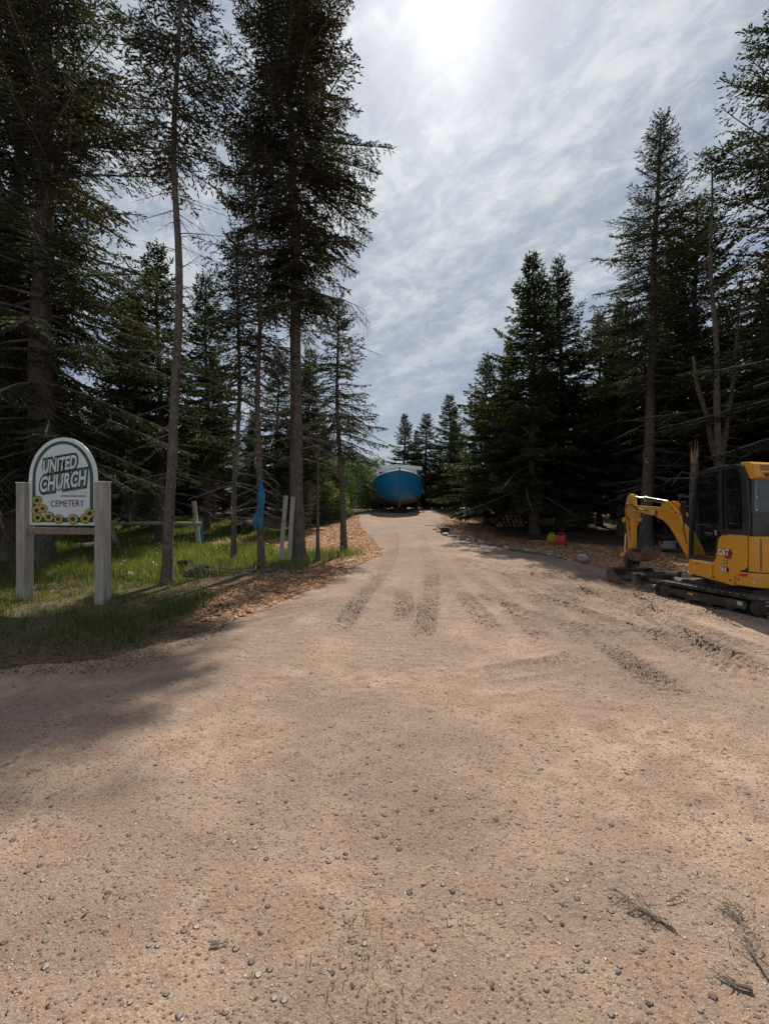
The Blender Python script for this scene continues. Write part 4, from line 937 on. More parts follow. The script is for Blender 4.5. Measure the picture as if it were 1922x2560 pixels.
# fallen twigs in the foreground gravel
def sprig_thing(px, py, px2, py2, label, seed, needles=True, r0=.004):
    a, b = G(px, py), G(px2, py2); L = math.dist(a, b); mb = twig_branch(L, seed, r0, 12, .1)
    o = thing('fallen_twig', label, 'twig', (a[0], a[1], zat(a[0], a[1], True)+.004), math.atan2(b[1]-a[1], b[0]-a[0])); mb.build('stem', 'dead_twig', o)
    if needles:
        r = np.random.default_rng(seed); P = []; D = []
        n = 170; t = r.random(n); P = np.c_[t*L, r.normal(0, .03, n)*(.3+t)*L/.35, np.abs(r.normal(.004, .004, n))]; D = unit(np.c_[np.abs(r.normal(.8, .3, n)), r.normal(0, .7, n), np.abs(r.normal(.15, .2, n))])
        v, f, tt = sprigs(P, D, r.uniform(.012, .026, n), np.full(n, .0008), np.tile([[.07, .065, .035]], (n, 1))*r.uniform(.5, 1.3, (n, 1)), r)
        q = link('needles', np_mesh('needles', v, f, tt), 'needles', o); q['kind'] = 'stuff'
sprig_thing(1690, 2345, 1525, 2262, 'long fallen spruce twig with brown needles lying on the near gravel', 3)
sprig_thing(1635, 2340, 1590, 2250, 'short twig crossing the long fallen spruce twig', 4, False, .003)
sprig_thing(1665, 2272, 1722, 2262, 'small bare forked twig beyond the long fallen spruce twig', 5, False, .003)
sprig_thing(1922, 2470, 1830, 2280, 'needled spruce twig lying at the gravel beside the bare forked one', 6)
sprig_thing(1880, 2495, 1795, 2470, 'stubby grey lichen-covered stick by the needled twig', 7, False, .008)
sprig_thing(525, 2378, 570, 2360, 'short brown stick alone on the near gravel', 8, False, .005)
sprig_thing(1850, 1520+800, 1790, 2290, 'thin dry stalk between the two needled twigs', 9, False, .002)
# drain bin set in the stones
x, y = G(1112, 1335)
o = thing('drain_bin', 'black plastic drain bin ringed by pale stones', 'bin', (x, y, zat(x, y, False)), R(10))
for bx_, by_, sx, sy in ((-.16, 0, .02, .3), (.16, 0, .02, .3), (0, -.14, .34, .02), (0, .14, .34, .02)):
    mb = MB(); mb.box((bx_, by_, .13), (sx, sy, .3)); mb.build('side', 'plastic_black', o, bevel=.004)
mb = MB(); mb.box((0, 0, .03), (.3, .26, .02)); mb.build('floor', 'plastic_black', o)
mb = MB(); mb.tube([(-.12, -.152, .2), (-.1, -.19, .26), (.1, -.19, .26), (.12, -.152, .2)], .008, 6); mb.build('handle', 'engine_grey', o)

# ------------------------------------------------------------------ fuel cans
def fuel_can(px, py, col, label, rz, s=1.0):
    x, y = G(px, py); o = thing('fuel_can', label, 'fuel can', (x, y, zat(x, y, False)+.01), rz, None, s)
    mb = MB(); mb.prism([(-.12, 0), (.12, 0), (.125, .19), (.10, .26), (.05, .315), (-.05, .315), (-.11, .26), (-.125, .19)], -.15, .15)
    mb.build('body', col, o, smooth=True, bevel=.022, seg=3)
    mb = MB(); mb.tube([(-.11, 0, .29), (-.10, 0, .36), (-.06, 0, .385), (.06, 0, .385), (.09, 0, .35), (.10, 0, .30)], .017, 8); mb.build('handle', col, o, smooth=True)
    mb = MB(); mb.tube([(.115, .03, .29), (.12, .03, .345)], [.032, .03], 14); mb.build('cap', 'plastic_black' if 'red' in col else col, o, smooth=True)
    mb = MB(); mb.box((0, -.127, .12), (.16, .006, .10)); mb.build('embossed_panel', col, o, bevel=.002)
fuel_can(1379, 1357, 'plastic_yellow', 'yellow plastic fuel can standing at the wood’s edge', R(30), .95)
fuel_can(1403, 1364, 'plastic_red', 'red plastic fuel can in front of the yellow one', R(-35), 1.12)
a, b = G(1325, 1357), G(1372, 1359.5); mb = MB(); mb.box((0, 0, .02), (math.dist(a, b), .07, .03)); o = mb.build('plank', 'grey_board', None, bevel=.003)
o.location = ((a[0]+b[0])/2, (a[1]+b[1])/2, zat(a[0], a[1], False)+.02); o.rotation_euler.z = math.atan2(b[1]-a[1], b[0]-a[0]); tag(o, 'thin pale board lying flat beside the yellow fuel can', 'plank')

# ------------------------------------------------------------------ log pile
lx, ly = G(1278, 1320); lz = zat(lx, ly, False)
lb_m = MB(); lb_m.tube([(0, 0, 0), (0, .5, 0), (0, 1.0, 0)], [1, .97, 1], 12); proto_log = lb_m.build('log', 'bark', None, smooth=True); proto_end = MB().add([(math.cos(2*math.pi*k/12)*.94, -.008, math.sin(2*math.pi*k/12)*.94) for k in range(12)], [tuple(range(12))]).build('cut_end', 'cut_wood', proto_log)
first = True; row = 0
for row, cnt in enumerate((7, 7, 5, 4, 2)):
    for k in range(cnt):
        r_ = random.uniform(.065, .10); o = proto_log if first else copy_tree(proto_log); first = False
        o.scale = (r_, random.uniform(.9, 1.15), r_); o.location = (lx-.72+k*.215+row*.16+random.uniform(-.02, .02), ly+random.uniform(-.06, .06), lz+.09+row*.155+random.uniform(-.01, .01)); o.rotation_euler = (0, 0, random.uniform(-.06, .06)-.1)
        tag(o, 'cut log in the woodpile under the spruce behind the fuel cans', 'log', 'logs of the woodpile')

# ------------------------------------------------------------------ portable generator behind the digger arm
x, y = 9.2, 14.3; o = thing('generator', 'small open-frame petrol generator with red fan cover under the trees', 'generator', (x, y, zat(x, y, False)), R(-20))
for sx in (-.33, .33):
    mb = MB(); mb.tube([(sx, -.24, .03), (sx, -.26, .1), (sx, -.26, .52), (sx, -.2, .58), (sx, .2, .58), (sx, .26, .52), (sx, .26, .1), (sx, .24, .03)], .017, 8); mb.build('frame_hoop', 'plastic_black', o, smooth=True)
for yy_, zz_ in ((-.25, .06), (.25, .06), (-.2, .58), (.2, .58)):
    mb = MB(); mb.tube([(-.33, yy_, zz_), (.33, yy_, zz_)], .016, 8); mb.build('crossbar', 'plastic_black', o, smooth=True)
mb = MB(); mb.box((.02, 0, .27), (.36, .32, .26)); mb.build('engine', 'engine_grey', o, bevel=.02)
mb = MB(); mb.tube([(-.19, 0, .27), (-.23, 0, .27), (-.26, 0, .27)], [.13, .145, .12], 18); mb.build('fan_cover', 'engine_red', o, smooth=True)
mb = MB(); mb.box((0, 0, .485), (.46, .34, .13)); mb.build('fuel_tank', 'plastic_black', o, bevel=.035)
mb = MB(); mb.tube([(.1, -.18, .36), (.22, -.18, .36)], .05, 12); mb.build('muffler', 'engine_grey', o, smooth=True)

# ------------------------------------------------------------------ mini excavator (local: +Y forward, +X right)
EX, EY = 5.733, 7.312; ez = zat(EX, EY, True)-.045
ex = thing('mini_excavator', 'yellow tracked mini excavator with black cab parked on the gravel', 'excavator', (EX, EY, ez), R(15.55))
def ringprism(mb, outer, inner, x0, x1):
    n = len(outer); v = [(x0, *p) for p in outer]+[(x0, *p) for p in inner]+[(x1, *p) for p in outer]+[(x1, *p) for p in inner]; f = []
    for i in range(n):
        j = (i+1) % n
        f += [(i, j, n+j, n+i), (2*n+i, 3*n+i, 3*n+j, 2*n+j), (i, 2*n+i, 2*n+j, j), (n+i, n+j, 3*n+j, 3*n+i)]
    return mb.add(v, f)
TR, TL_ = .175, .775
def loop(r, n=12):
    p = []
    for k in range(n+1): a = math.pi/2-math.pi*k/n; p.append((TL_+r*math.cos(a), TR+r*math.sin(a)))
    for k in range(n+1): a = -math.pi/2-math.pi*k/n; p.append((-TL_+r*math.cos(a), TR+r*math.sin(a)))
    return p
lug_me = None
for cxx in (-.425, .425):
    tr_ = ringprism(MB(), loop(.165), loop(.118), cxx-.118, cxx+.118).build('track', 'rubber', ex, smooth=True)
    per = 4*TL_+2*math.pi*.165; nl = 76
    for k in range(nl):
        s_ = per*k/nl
        if s_ < 2*TL_: yy_, zz_, an = TL_-s_, TR+.168, 0
        elif s_ < 2*TL_+math.pi*.165: an = (s_-2*TL_)/.165; yy_, zz_ = -TL_-.168*math.sin(an), TR+.168*math.cos(an)
        elif s_ < 4*TL_+math.pi*.165: q = s_-2*TL_-math.pi*.165; yy_, zz_, an = -TL_+q, TR-.168, math.pi
        else: an = math.pi+(s_-4*TL_-math.pi*.165)/.165; yy_, zz_ = TL_-.168*math.sin(an), TR+.168*math.cos(an)
        if lug_me is None:
            o = MB().box((0, 0, 0), (.245, .030, .016)).build('track_lug', 'lug_rubber', tr_, bevel=.004, seg=1); lug_me = o.data
        else: o = link('track_lug', lug_me, None, tr_)
        o.location = (cxx+(.004 if k % 2 else -.004), yy_, zz_); o.rotation_euler = (an, 0, .12 if k % 2 else -.12)
    out = cxx+math.copysign(.07, cxx)
    mb = MB(); mb.prism([(.60, .13), (.66, .18), (.62, .245), (-.56, .245), (-.62, .20), (-.60, .12), (-.2, .10), (.2, .10)], cxx-.075, cxx+.075); mb.build('track_frame', 'dirty_steel', ex, bevel=.01)
    for yw, rw, nm in ((.775, .132, 'idler'), (-.775, .125, 'sprocket'), (-.38, .066, 'roller'), (-.05, .066, 'roller'), (.32, .066, 'roller')):
        zc = TR if rw > .1 else .105
        mb = MB(); mb.tube([(cxx-.09, yw, zc), (cxx-.06, yw, zc), (cxx+.06, yw, zc), (cxx+.09, yw, zc)], [rw*.8, rw, rw, rw*.8], 22); o = mb.build(nm, 'dirty_steel', ex, smooth=True)
        mb = MB(); mb.tube([(out-.03, yw, zc), (out+math.copysign(.028, cxx), yw, zc)], rw*.35, 12); mb.build('hub', 'dirty_steel', o, smooth=True)
for yy_, zz_, sx, sz, mt in ((.28, .20, .09, .028, 'plastic_yellow'), (-.52, .20, .075, .06, 'decal_green'), (.45, .15, .2, .02, 'dirty_steel')):
    MB().box((-.503, yy_, zz_), (.004, sx, sz)).build('sticker', mt, ex)
for sx in (-.36, .36): MB().box((sx, 0, .175), (.05, 1.66, .23)).build('track_light_block', 'dirty_steel', ex)  # added dark plates inside the tracks, filling the gap to block light
MB().box((0, 0, .27), (.66, 1.2, .26)).build('undercarriage', 'dirty_steel', ex, bevel=.02)
MB().tube([(0, -.1, .38), (0, -.1, .50)], .33, 28).build('slew_ring', 'dirty_steel', ex, smooth=True)
# dozer blade
mb = MB(); mb.prism([(1.36, .17), (1.38, .165), (1.42, .22), (1.435, .29), (1.42, .36), (1.385, .41), (1.37, .405), (1.40, .35), (1.41, .29), (1.40, .23)], -.56, .56); bl = mb.build('dozer_blade', 'bucket_steel', ex, smooth=True)
for sx in (-.562, .562): MB().box((sx, 1.385, .285), (.022, .085, .25)).build('end_plate', 'bucket_steel', bl, bevel=.004)
for sx in (-.3, .3): MB().tube([(sx*.8, .7, .30), (sx, 1.1, .27), (sx, 1.38, .28)], [.05, .05, .045], 4).build('blade_arm', 'dirty_steel', bl)
MB().box((0, 1.345, .36), (.9, .05, .05)).build('stiffener', 'dirty_steel', bl, bevel=.008)
# yellow house
yel = lambda mb, nm, b=.012: mb.build(nm, 'cat_yellow', ex, smooth=True, bevel=b)
yel(MB().prism([(.235, .585), (.235, .782), (-.168, .758), (-.168, .535)], -.60, -.50), 'step_panel')
MB().box((-.602, .02, .665), (.004, .20, .115)).build('step_hatch', 'cat_yellow', ex, bevel=.0015, seg=1)
yel(MB().prism([(-.182, .528), (-.182, .80), (-.205, .90), (-.255, 1.175), (-.325, 1.232), (-.695, 1.232), (-.70, .79), (-.675, .735), (-.59, .705), (-.525, .645), (-.508, .488)], -.60, -.47), 'side_panel', .02)
MB().prism([(.24, .50), (.24, .77), (-.5, .75), (-.5, .47)], -.52, .58).build('platform', 'cab_black', ex)
yel(MB().prism([(.255, .572), (.255, .592), (-.50, .492), (-.50, .472)], -.607, -.45), 'skirt', .006)
def plan(y0):
    c = [(-.598, y0), (-.598, -.72)]+[(-.598+.34*(1-math.cos(a)), -.72-.27*math.sin(a)) for a in np.linspace(.15, math.pi/2, 9)]
    return c+[(-x_, y_) for x_, y_ in reversed(c)]
yel(MB().plate(plan(-.522), .488, .70), 'counterweight', .018)
yel(MB().plate(plan(-.712), .712, 1.228), 'rear_cowl', .02)
MB().plate([(x_*.995, y_*.993) for x_, y_ in plan(-.5)], .66, .76).build('cowl_seam', 'cab_black', ex)
# engine door outline on the rear quarter and small fittings
cp = plan(-.712)
for (p, q), (za, zb_) in ((((cp[4]), (cp[4])), (.74, 1.2)),):
    n_ = Vector((p[0], p[1]+.72)).normalized()
    MB().tube([(p[0]*1.003, p[1]-.002, za), (p[0]*1.003, p[1]-.002, zb_)], .006, 6).build('door_seam', 'cab_black', ex)
yel(MB().box((.54, -.1, 1.0), (.12, .9, .46)), 'right_cowl', .03)
for yy_, zz_ in ((-.20, .56), (-.455, .545), (.08, .74), (-.20, .97)): MB().tube([(-.599, yy_, zz_), (-.606, yy_, zz_)], .012, 10).build('bolt', 'cab_black', ex)
MB().prism([(-.555, .625), (-.60, .665), (-.705, .672), (-.685, .63)], -.604, -.598).build('reflector', 'reflector_red', ex)
# decals (text runs towards the rear because we read the left side)
def side_text(body, y0, y1, z0_, z1_, x, mat, name, parent=ex, weight=.03, M=None):
    me = text_mesh(body, 1.0, weight); xs_ = [v.co.x for v in me.vertices]; ys_ = [v.co.y for v in me.vertices]; a, b, c_, d_ = min(xs_), max(xs_), min(ys_), max(ys_)
    for v in me.vertices:
        p = Vector((x, y0+(y1-y0)*(v.co.x-a)/(b-a), z0_+(z1_-z0_)*(v.co.y-c_)/(d_-c_))); v.co = M @ p if M is not None else p
    return link(name, me, mat, parent)
def side_poly(pts, x, mat, name, M=None, th=.002):
    mb = MB(); mb.prism(pts, x-th, x, M); return mb.build(name, mat, ex)
def logo(yc, zc, w_, x, M=None):
    h_ = w_*.62; y0, y1 = yc+w_/2, yc-w_/2
    side_poly([(yc-.02*w_, zc-.62*h_), (yc-.30*w_, zc-.95*h_), (yc-.62*w_, zc-.95*h_), (yc-.80*w_, zc-.05*h_), (yc-.60*w_, zc+.52*h_), (yc-.2*w_, zc+.52*h_)], x-.001, 'decal_black', 'logo_hexagon', M)
    side_poly([(yc-.05*w_, zc-.62*h_), (yc-.33*w_, zc-.85*h_), (yc-.60*w_, zc-.85*h_), (yc-.75*w_, zc-.05*h_), (yc-.58*w_, zc+.42*h_), (yc-.2*w_, zc+.42*h_)], x-.0035, 'decal_red', 'logo_hexagon', M)
    side_text('CAT', y0+.03*w_, y1-.03*w_, zc-.52*h_, zc+.56*h_, x-.0065, 'decal_black', 'logo_outline', weight=.075, M=M)
    side_text('CAT', y0, y1, zc-.46*h_, zc+.5*h_, x-.009, 'decal_white', 'logo_letters', weight=.035, M=M)
    side_poly([(yc+.20*w_, zc-.55*h_), (yc+.0*w_, zc-.02*h_), (yc-.20*w_, zc-.55*h_)], x-.0115, 'cat_yellow', 'logo_triangle', M)
logo(-.355, .965, .165, -.60)
side_poly([(-.335, .845), (-.41, .838), (-.405, .785), (-.345, .79)], -.602, 'decal_black', 'model_badge')
side_text('12', -.345, -.40, .797, .833, -.606, 'decal_white', 'model_badge_mark')
side_poly([(-.36, .74), (-.415, .738), (-.44, .70), (-.415, .655), (-.36, .66)], -.602, 'decal_black', 'number_badge')
side_text('302', -.295, -.41, .66, .735, -.608, 'decal_black', 'number_outline', weight=.075); side_text('302', -.30, -.405, .665, .73, -.611, 'decal_white', 'number')
side_poly([(-.517, .60), (-.585, .595), (-.575, .56), (-.522, .565)], -.602, 'decal_black', 'type_badge'); side_text('CR', -.53, -.573, .568, .592, -.606, 'decal_white', 'type_mark')
MB().box((-.588, -.775, .56), (.01, .035, .04)).build('sticker', 'decal_green', ex)
# cab
so_ = [(.24, .80), (.225, 1.25), (.115, 2.17), (.05, 2.255), (-.10, 2.285), (-.52, 2.315), (-.64, 2.27), (-.70, 2.10), (-.72, 1.60), (-.72, 1.24), (-.30, 1.24), (-.235, 1.18), (-.195, .80)]
si_ = [(.185, .87), (.175, 1.25), (.075, 2.13), (.03, 2.19), (-.10, 2.22), (-.50, 2.25), (-.565, 2.22), (-.605, 2.08), (-.62, 1.60), (-.62, 1.32), (-.33, 1.32), (-.285, 1.20), (-.245, .87)]
for sx, nm in ((-.575, 'cab_side'), (.37, 'cab_side')):
    f_o = ringprism(MB(), so_, si_, sx-.025, sx+.025).build(nm, 'cab_black', ex, smooth=True, bevel=.008)
    MB().prism([(-.272, 2.24), (-.318, 2.243), (-.335, 1.31), (-.292, 1.27)], sx-.018, sx+.018).build('middle_pillar', 'cab_black', f_o)
    MB().prism(si_, sx-.004, sx+.004).build('side_glass', 'glass', f_o)
MB().tube([(-.61, .06, 1.38), (-.64, .05, 1.38), (-.64, -.16, 1.385), (-.61, -.17, 1.385)], .012, 8).build('grab_rail', 'cab_black', ex)
MB().tube([(-.605, -.235, 1.22), (-.615, -.24, 1.30)], .014, 8).build('door_latch', 'engine_grey', ex)
MB().add([(-.55, .215, .82), (.345, .215, .82), (.345, .095, 2.17), (-.55, .095, 2.17)], [(0, 1, 2, 3)]).build('windscreen', 'glass', ex)
MB().prism([(.105, 2.20), (.05, 2.258), (-.10, 2.290), (-.56, 2.322), (-.56, 2.285), (-.10, 2.25), (.06, 2.19)], -.545, .34).build('roof', 'cab_black', ex, smooth=True)
MB().box((-.44, .13, 2.215), (.12, .05, .05)).build('work_light', 'chrome', ex, bevel=.01)
MB().tube([(-.60, .26, 1.05), (-.625, .30, 1.3), (-.625, .30, 1.75)], .010, 6).build('mirror_arm', 'cab_black', ex)
MB().box((-.63, .30, 1.66), (.02, .11, .2)).build('mirror', 'cab_black', ex, bevel=.008)
# roof tail with vents, rear window
tail = MB().prism([(-.575, 2.335), (-.70, 2.328), (-.775, 2.29), (-.80, 2.10), (-.72, 2.065), (-.60, 2.25)], -.575, .37).build('roof_tail', 'cat_yellow', ex, smooth=True, bevel=.015)
mb = MB()
def on_tail(x_, t_): return Vector((x_, -.7775-.025*t_, 2.285-.185*t_))
for blk, (xa, nx) in enumerate(((-.47, 13), (-.17, 13), (.10, 10))):
    for i in range(nx):
        for j in range(6):
            c_ = on_tail(xa+i*.0185+(j % 2)*.009, .02+j*.085); a_ = []
            for k in range(6): a_.append((c_.x+.006*math.cos(k*1.047), c_.y-.0025, c_.z+.0065*math.sin(k*1.047)))
            mb.add(a_, [tuple(range(6))])
for i in range(8):
    for j in range(3):
        c_ = on_tail(-.43+i*.0185+(j % 2)*.009, .68+j*.085); mb.add([(c_.x+.006*math.cos(k*1.047), c_.y-.0025, c_.z+.0065*math.sin(k*1.047)) for k in range(6)], [tuple(range(6))])
o = mb.build('vent_holes', 'decal_black', tail, fix=False); o['kind'] = 'stuff'
MB().box((-.36, -.80, 2.13), (.05, .03, .05)).build('camera_pod', 'cab_black', tail, bevel=.008)
MB().box((-.10, -.715, 1.82), (.87, .008, .50)).build('rear_window', 'dark_glass', ex)
MB().box((-.10, -.722, 1.405), (.90, .03, .36)).build('rear_panel', 'cab_black', ex, bevel=.01)
MB().box((-.535, -.715, 1.82), (.05, .03, .52)).build('rear_pillar', 'cab_black', ex, bevel=.008)
st_ = MB().tube([(-.49, -.735, 1.60), (-.49, -.735, 2.04)], .008, 8).build('gas_strut', 'engine_grey', ex)
for zz_ in (1.62, 1.80): MB().tube([(-.49, -.745, zz_), (-.49, -.752, zz_)], .012, 8).build('bolt', 'chrome', st_)
# seat and controls
mb = MB(); mb.box((-.10, -.32, 1.13), (.42, .42, .12)); mb.build('seat', 'seat_fabric', ex, bevel=.03)
mb = MB(); mb.box((-.10, -.52, 1.45), (.38, .10, .60), Matrix.Rotation(R(-8), 3, 'X')); mb.build('seat_back', 'seat_fabric', ex, bevel=.04)
for sx in (-.40, .20):
    MB().box((sx, -.25, 1.18), (.12, .40, .14), Matrix.Rotation(R(12), 3, 'X')).build('console', 'cab_black', ex, bevel=.02)
    MB().tube([(sx, -.08, 1.25), (sx, -.06, 1.42)], [.012, .02], 8).build('joystick', 'cab_black', ex)
for sx in (-.16, -.06): MB().tube([(sx, .02, .86), (sx-.01, .02, 1.15), (sx-.01, -.02, 1.32)], .009, 8).build('travel_lever', 'engine_grey', ex)
MB().box((.1, .0, 1.25), (.22, .06, .3)).build('monitor', 'cab_black', ex, bevel=.02)
# boom, stick, bucket in the swung boom plane
BM = Matrix.Translation((0, .5, 0)) @ Matrix.Rotation(R(-5), 4, 'Z')
def arm(pts, hw, name, mat, bevel=.008, parent=ex): return MB().prism(pts, -hw, hw, BM).build(name, mat, parent, smooth=True, bevel=bevel)
def btube(path, rad, name, mat, parent=ex, n=10): return MB().tube([BM @ Vector(p) for p in path], rad, n).build(name, mat, parent, smooth=True)
MB().box((0, .36, .62), (.34, .36, .36)).build('swing_post', 'cat_yellow', ex, bevel=.03)
boom = arm([(-.10, .55), (.06, .52), (.20, .74), (.37, .98), (.50, 1.17), (.60, 1.30), (.74, 1.42), (.98, 1.51), (1.37, 1.585), (1.66, 1.63), (1.70, 1.68), (1.66, 1.74), (1.53, 1.725), (1.15, 1.70), (.80, 1.672), (.60, 1.63), (.40, 1.50), (.22, 1.28), (.02, .95), (-.10, .68)], .072, 'boom', 'cat_yellow', .012)
for sx in (-.085, .085):
    MB().prism([(.34, 1.50), (.36, 1.57), (.58, 1.785), (.70, 1.80), (.75, 1.76), (.79, 1.66), (.62, 1.60), (.45, 1.48)], sx-.012, sx+.012, BM).build('boom_bracket', 'cat_yellow', boom, bevel=.004)
    for t_, z_ in ((.43, 1.57), (.52, 1.66), (.69, 1.755)): MB().tube([BM @ Vector((sx-.014, t_, z_)), BM @ Vector((sx+.014, t_, z_))], .018, 10).build('pin', 'dirty_steel', boom)
btube([(0, .70, 1.775), (0, 1.26, 1.865)], .040, 'cylinder_barrel', 'cab_black', boom, 16)
btube([(0, 1.26, 1.865), (0, 1.60, 1.915)], .018, 'cylinder_rod', 'chrome', boom, 14)
btube([(0, 1.22, 1.858), (0, 1.275, 1.867)], .05, 'cylinder_gland', 'engine_grey', boom, 16)
logo(.99, 1.585, .14, -.0745, BM)
btube([(-.078, 1.13, 1.615), (-.085, 1.22, 1.63), (-.09, 1.30, 1.64), (-.09, 1.42, 1.65), (-.085, 1.55, 1.74), (-.085, 1.68, 1.76), (-.085, 1.78, 1.66), (-.08, 1.76, 1.53), (-.075, 1.66, 1.42)], .011, 'hose', 'hose', boom, 8)
btube([(-.075, .98+.22, 1.625), (-.085, 1.35, 1.65)], .016, 'hose_fitting', 'chrome', boom, 8)
for k in range(3): btube([(.03*k-.03, .36, 1.56), (.03*k-.03, .30, 1.35+.03*k), (.03*k-.05, .14, 1.12), (.03*k-.05, .05, .85)], .013, 'hose', 'hose', boom, 8)
stick = arm([(1.585, 1.955), (1.66, 1.975), (1.72, 1.93), (1.80, 1.71), (1.80, 1.44), (1.76, 1.35), (1.715, .80), (1.66, .73), (1.585, .74), (1.57, 1.25), (1.50, 1.42), (1.47, 1.56), (1.50, 1.66), (1.55, 1.72)], .055, 'stick', 'cat_yellow', .01)
for sx in (-.068, .068): MB().prism([(1.77, 1.47), (1.85, 1.46), (1.86, 1.38), (1.78, 1.36)], sx-.01, sx+.01, BM).build('lug_plate', 'cat_yellow', stick, bevel=.003)
MB().prism([(1.50, 1.47), (1.46, 1.46), (1.45, 1.40), (1.51, 1.38)], -.07, .07, BM).build('lug_plate', 'cat_yellow', stick, bevel=.004)
btube([(0, 1.83, 1.42), (0, 1.845, 1.12)], .036, 'bucket_cylinder', 'cab_black', stick, 14)
btube([(0, 1.845, 1.12), (0, 1.86, .72)], .018, 'bucket_rod', 'chrome', stick, 12)
btube([(-.05, 1.70, 1.45), (-.06, 1.665, 1.30), (-.06, 1.66, 1.14)], .010, 'hose', 'hose', stick, 8)
btube([(-.062, 1.66, 1.20), (-.064, 1.655, 1.0)], .018, 'valve', 'engine_grey', stick, 8)
for sx in (-.075, .075): MB().prism([(1.62, .80), (1.70, .80), (1.90, .68), (1.93, .63), (1.88, .60), (1.66, .70)], sx-.012, sx+.012, BM).build('linkage', 'cat_yellow', stick, bevel=.004)
cp_ = MB().prism([(1.60, .76), (1.72, .74), (1.80, .62), (1.78, .42), (1.55, .42), (1.56, .62)], -.09, .09, BM).build('coupler', 'dirty_steel', ex, bevel=.02)
for k in range(4): btube([(-.1+.06*k, 1.60, .70), (-.13+.07*k, 1.52, .58), (-.1+.06*k, 1.56, .46)], .014, 'hose', 'hose', cp_, 8)
MB().tube([BM @ Vector((-.15, 1.66, .52)), BM @ Vector((.15, 1.66, .52))], .06, 14).build('tilt_motor', 'dirty_steel', cp_, smooth=True)
# hinged thumb: small dark claw bucket behind the stick
th = MB()
sh = [(1.56, .80), (1.60, .66), (1.48, .585), (1.30, .575), (1.17, .64), (1.06, .80)]
for i in range(len(sh)-1):
    a_, b_ = sh[i], sh[i+1]; th.prism([a_, b_, (b_[0]+.0, b_[1]+.02), (a_[0], a_[1]+.02)], -.16, .16, BM)
tho = th.build('thumb', 'bucket_steel', ex)
for sx in (-.165, .165): MB().prism([(1.58, .82), (1.60, .66), (1.48, .585), (1.30, .575), (1.17, .64), (1.0, .90), (1.05, .93), (1.16, .86), (1.25, .74), (1.42, .76)], sx-.01, sx+.01, BM).build('thumb_side', 'bucket_steel', tho, bevel=.004)
# grading bucket
bk = [(1.72, .40), (1.79, .33), (1.815, .23), (1.77, .14), (1.66, .09), (1.50, .08), (1.28, .095)]
mb = MB()
for i in range(len(bk)-1):
    (a0, a1_), (b0, b1_) = bk[i], bk[i+1]; n_ = Vector((b1_-a1_, -(b0-a0))).normalized()*.014
    mb.prism([(a0, a1_), (b0, b1_), (b0-n_.x, b1_-n_.y), (a0-n_.x, a1_-n_.y)], -.49, .49, BM)
bu = mb.build('bucket', 'bucket_steel', ex)
for sx in (-.495, .495): MB().prism([(1.69, .40)]+bk+[(1.28, .115), (1.45, .24)], sx-.009, sx+.009, BM).build('bucket_side', 'bucket_steel', bu, bevel=.003)
MB().prism([(1.68, .39), (1.74, .41), (1.74, .375), (1.68, .365)], -.49, .49, BM).build('bucket_rim', 'bucket_steel', bu)
MB().prism([(1.32, .075), (1.32, .103), (1.20, .092), (1.195, .084)], -.50, .50, BM).build('cutting_edge', 'engine_grey', bu)

# ------------------------------------------------------------------ boat on stands
bx_, by_ = (999-CX)/FPX*31.0, 31.0; bz = float(gz(0, 31.0))
boat = thing('fishing_boat', 'blue-hulled wooden fishing boat with white wheelhouse hauled out on stands', 'boat', (bx_, by_, 0), R(1.3))
SY = [0, .12, .35, .75, 1.25, 1.9, 2.8, 4.2, 6.2, 9.0]; SB = [.035, .50, .93, 1.29, 1.55, 1.73, 1.82, 1.84, 1.80, 1.66]
fullv = [(0, .05), (.06, .42), (.15, .74), (.28, .94), (.42, .995), (.6, 1.0), (.8, 1.0), (1, .975)]
bowv = [(0, .05), (.06, .22), (.15, .46), (.28, .71), (.42, .86), (.6, .95), (.8, .985), (1, 1.0)]
def half(fr, full):
    f1 = np.interp(fr, [p[0] for p in fullv], [p[1] for p in fullv]); f2 = np.interp(fr, [p[0] for p in bowv], [p[1] for p in bowv]); return f1*full+f2*(1-full)
def station(k):
    y = SY[k]; b = SB[k]; zs_ = 4.56-.49*(.55*(b/1.84)+.45*(b/1.84)**4)-.30*sm(3.5, 9, y); zk = 2.06+.62*(1-min(1, y/.75))**2; full = sm(.2, 2.8, y)
    zb_ = 2.42+.40*sm(.1, 2.6, y); out = []
    for zrow in list(np.linspace(zs_, zb_, 9))+list(np.linspace(zb_, zk, 8))[1:]:
        fr = (zrow-zk)/(zs_-zk); out.append((float(b*half(fr, full)), y+.25*(1-fr)*max(0, 1-y/.9), zrow))
    return out
ST = [station(k) for k in range(len(SY))]
for r0, r1, nm, mt in ((0, 8, 'topsides', 'boat_blue'), (8, 15, 'bottom', 'boat_brown')):
    mb = MB(); nr = r1-r0+1
    for sd in (-1, 1):
        v = [(sd*p[0], p[1], p[2]) for s_ in ST for p in s_[r0:r1+1]]
        f = [(k*nr+j, k*nr+j+1, (k+1)*nr+j+1, (k+1)*nr+j) for k in range(len(ST)-1) for j in range(nr-1)]
        mb.add(v, f)
    o = mb.build(nm, mt, boat); o.data.polygons.foreach_set('use_smooth', np.ones(len(o.data.polygons), bool))
MB().tube([(0, -.03, 4.66), (0, -.01, 4.4), (0, .08, 3.4), (0, .22, 2.6), (0, .55, 2.15)], [.05, .05, .045, .05, .07], 8).build('stem_post', 'boat_blue', boat, smooth=True)
MB().tube([(0, -.02, 4.55), (0, -.02, 4.76)], .045, 8).build('bow_bitt', 'cab_black', boat)
MB().box((0, 4.6, 2.0), (.16, 8.4, .22)).build('keel', 'boat_brown', boat)
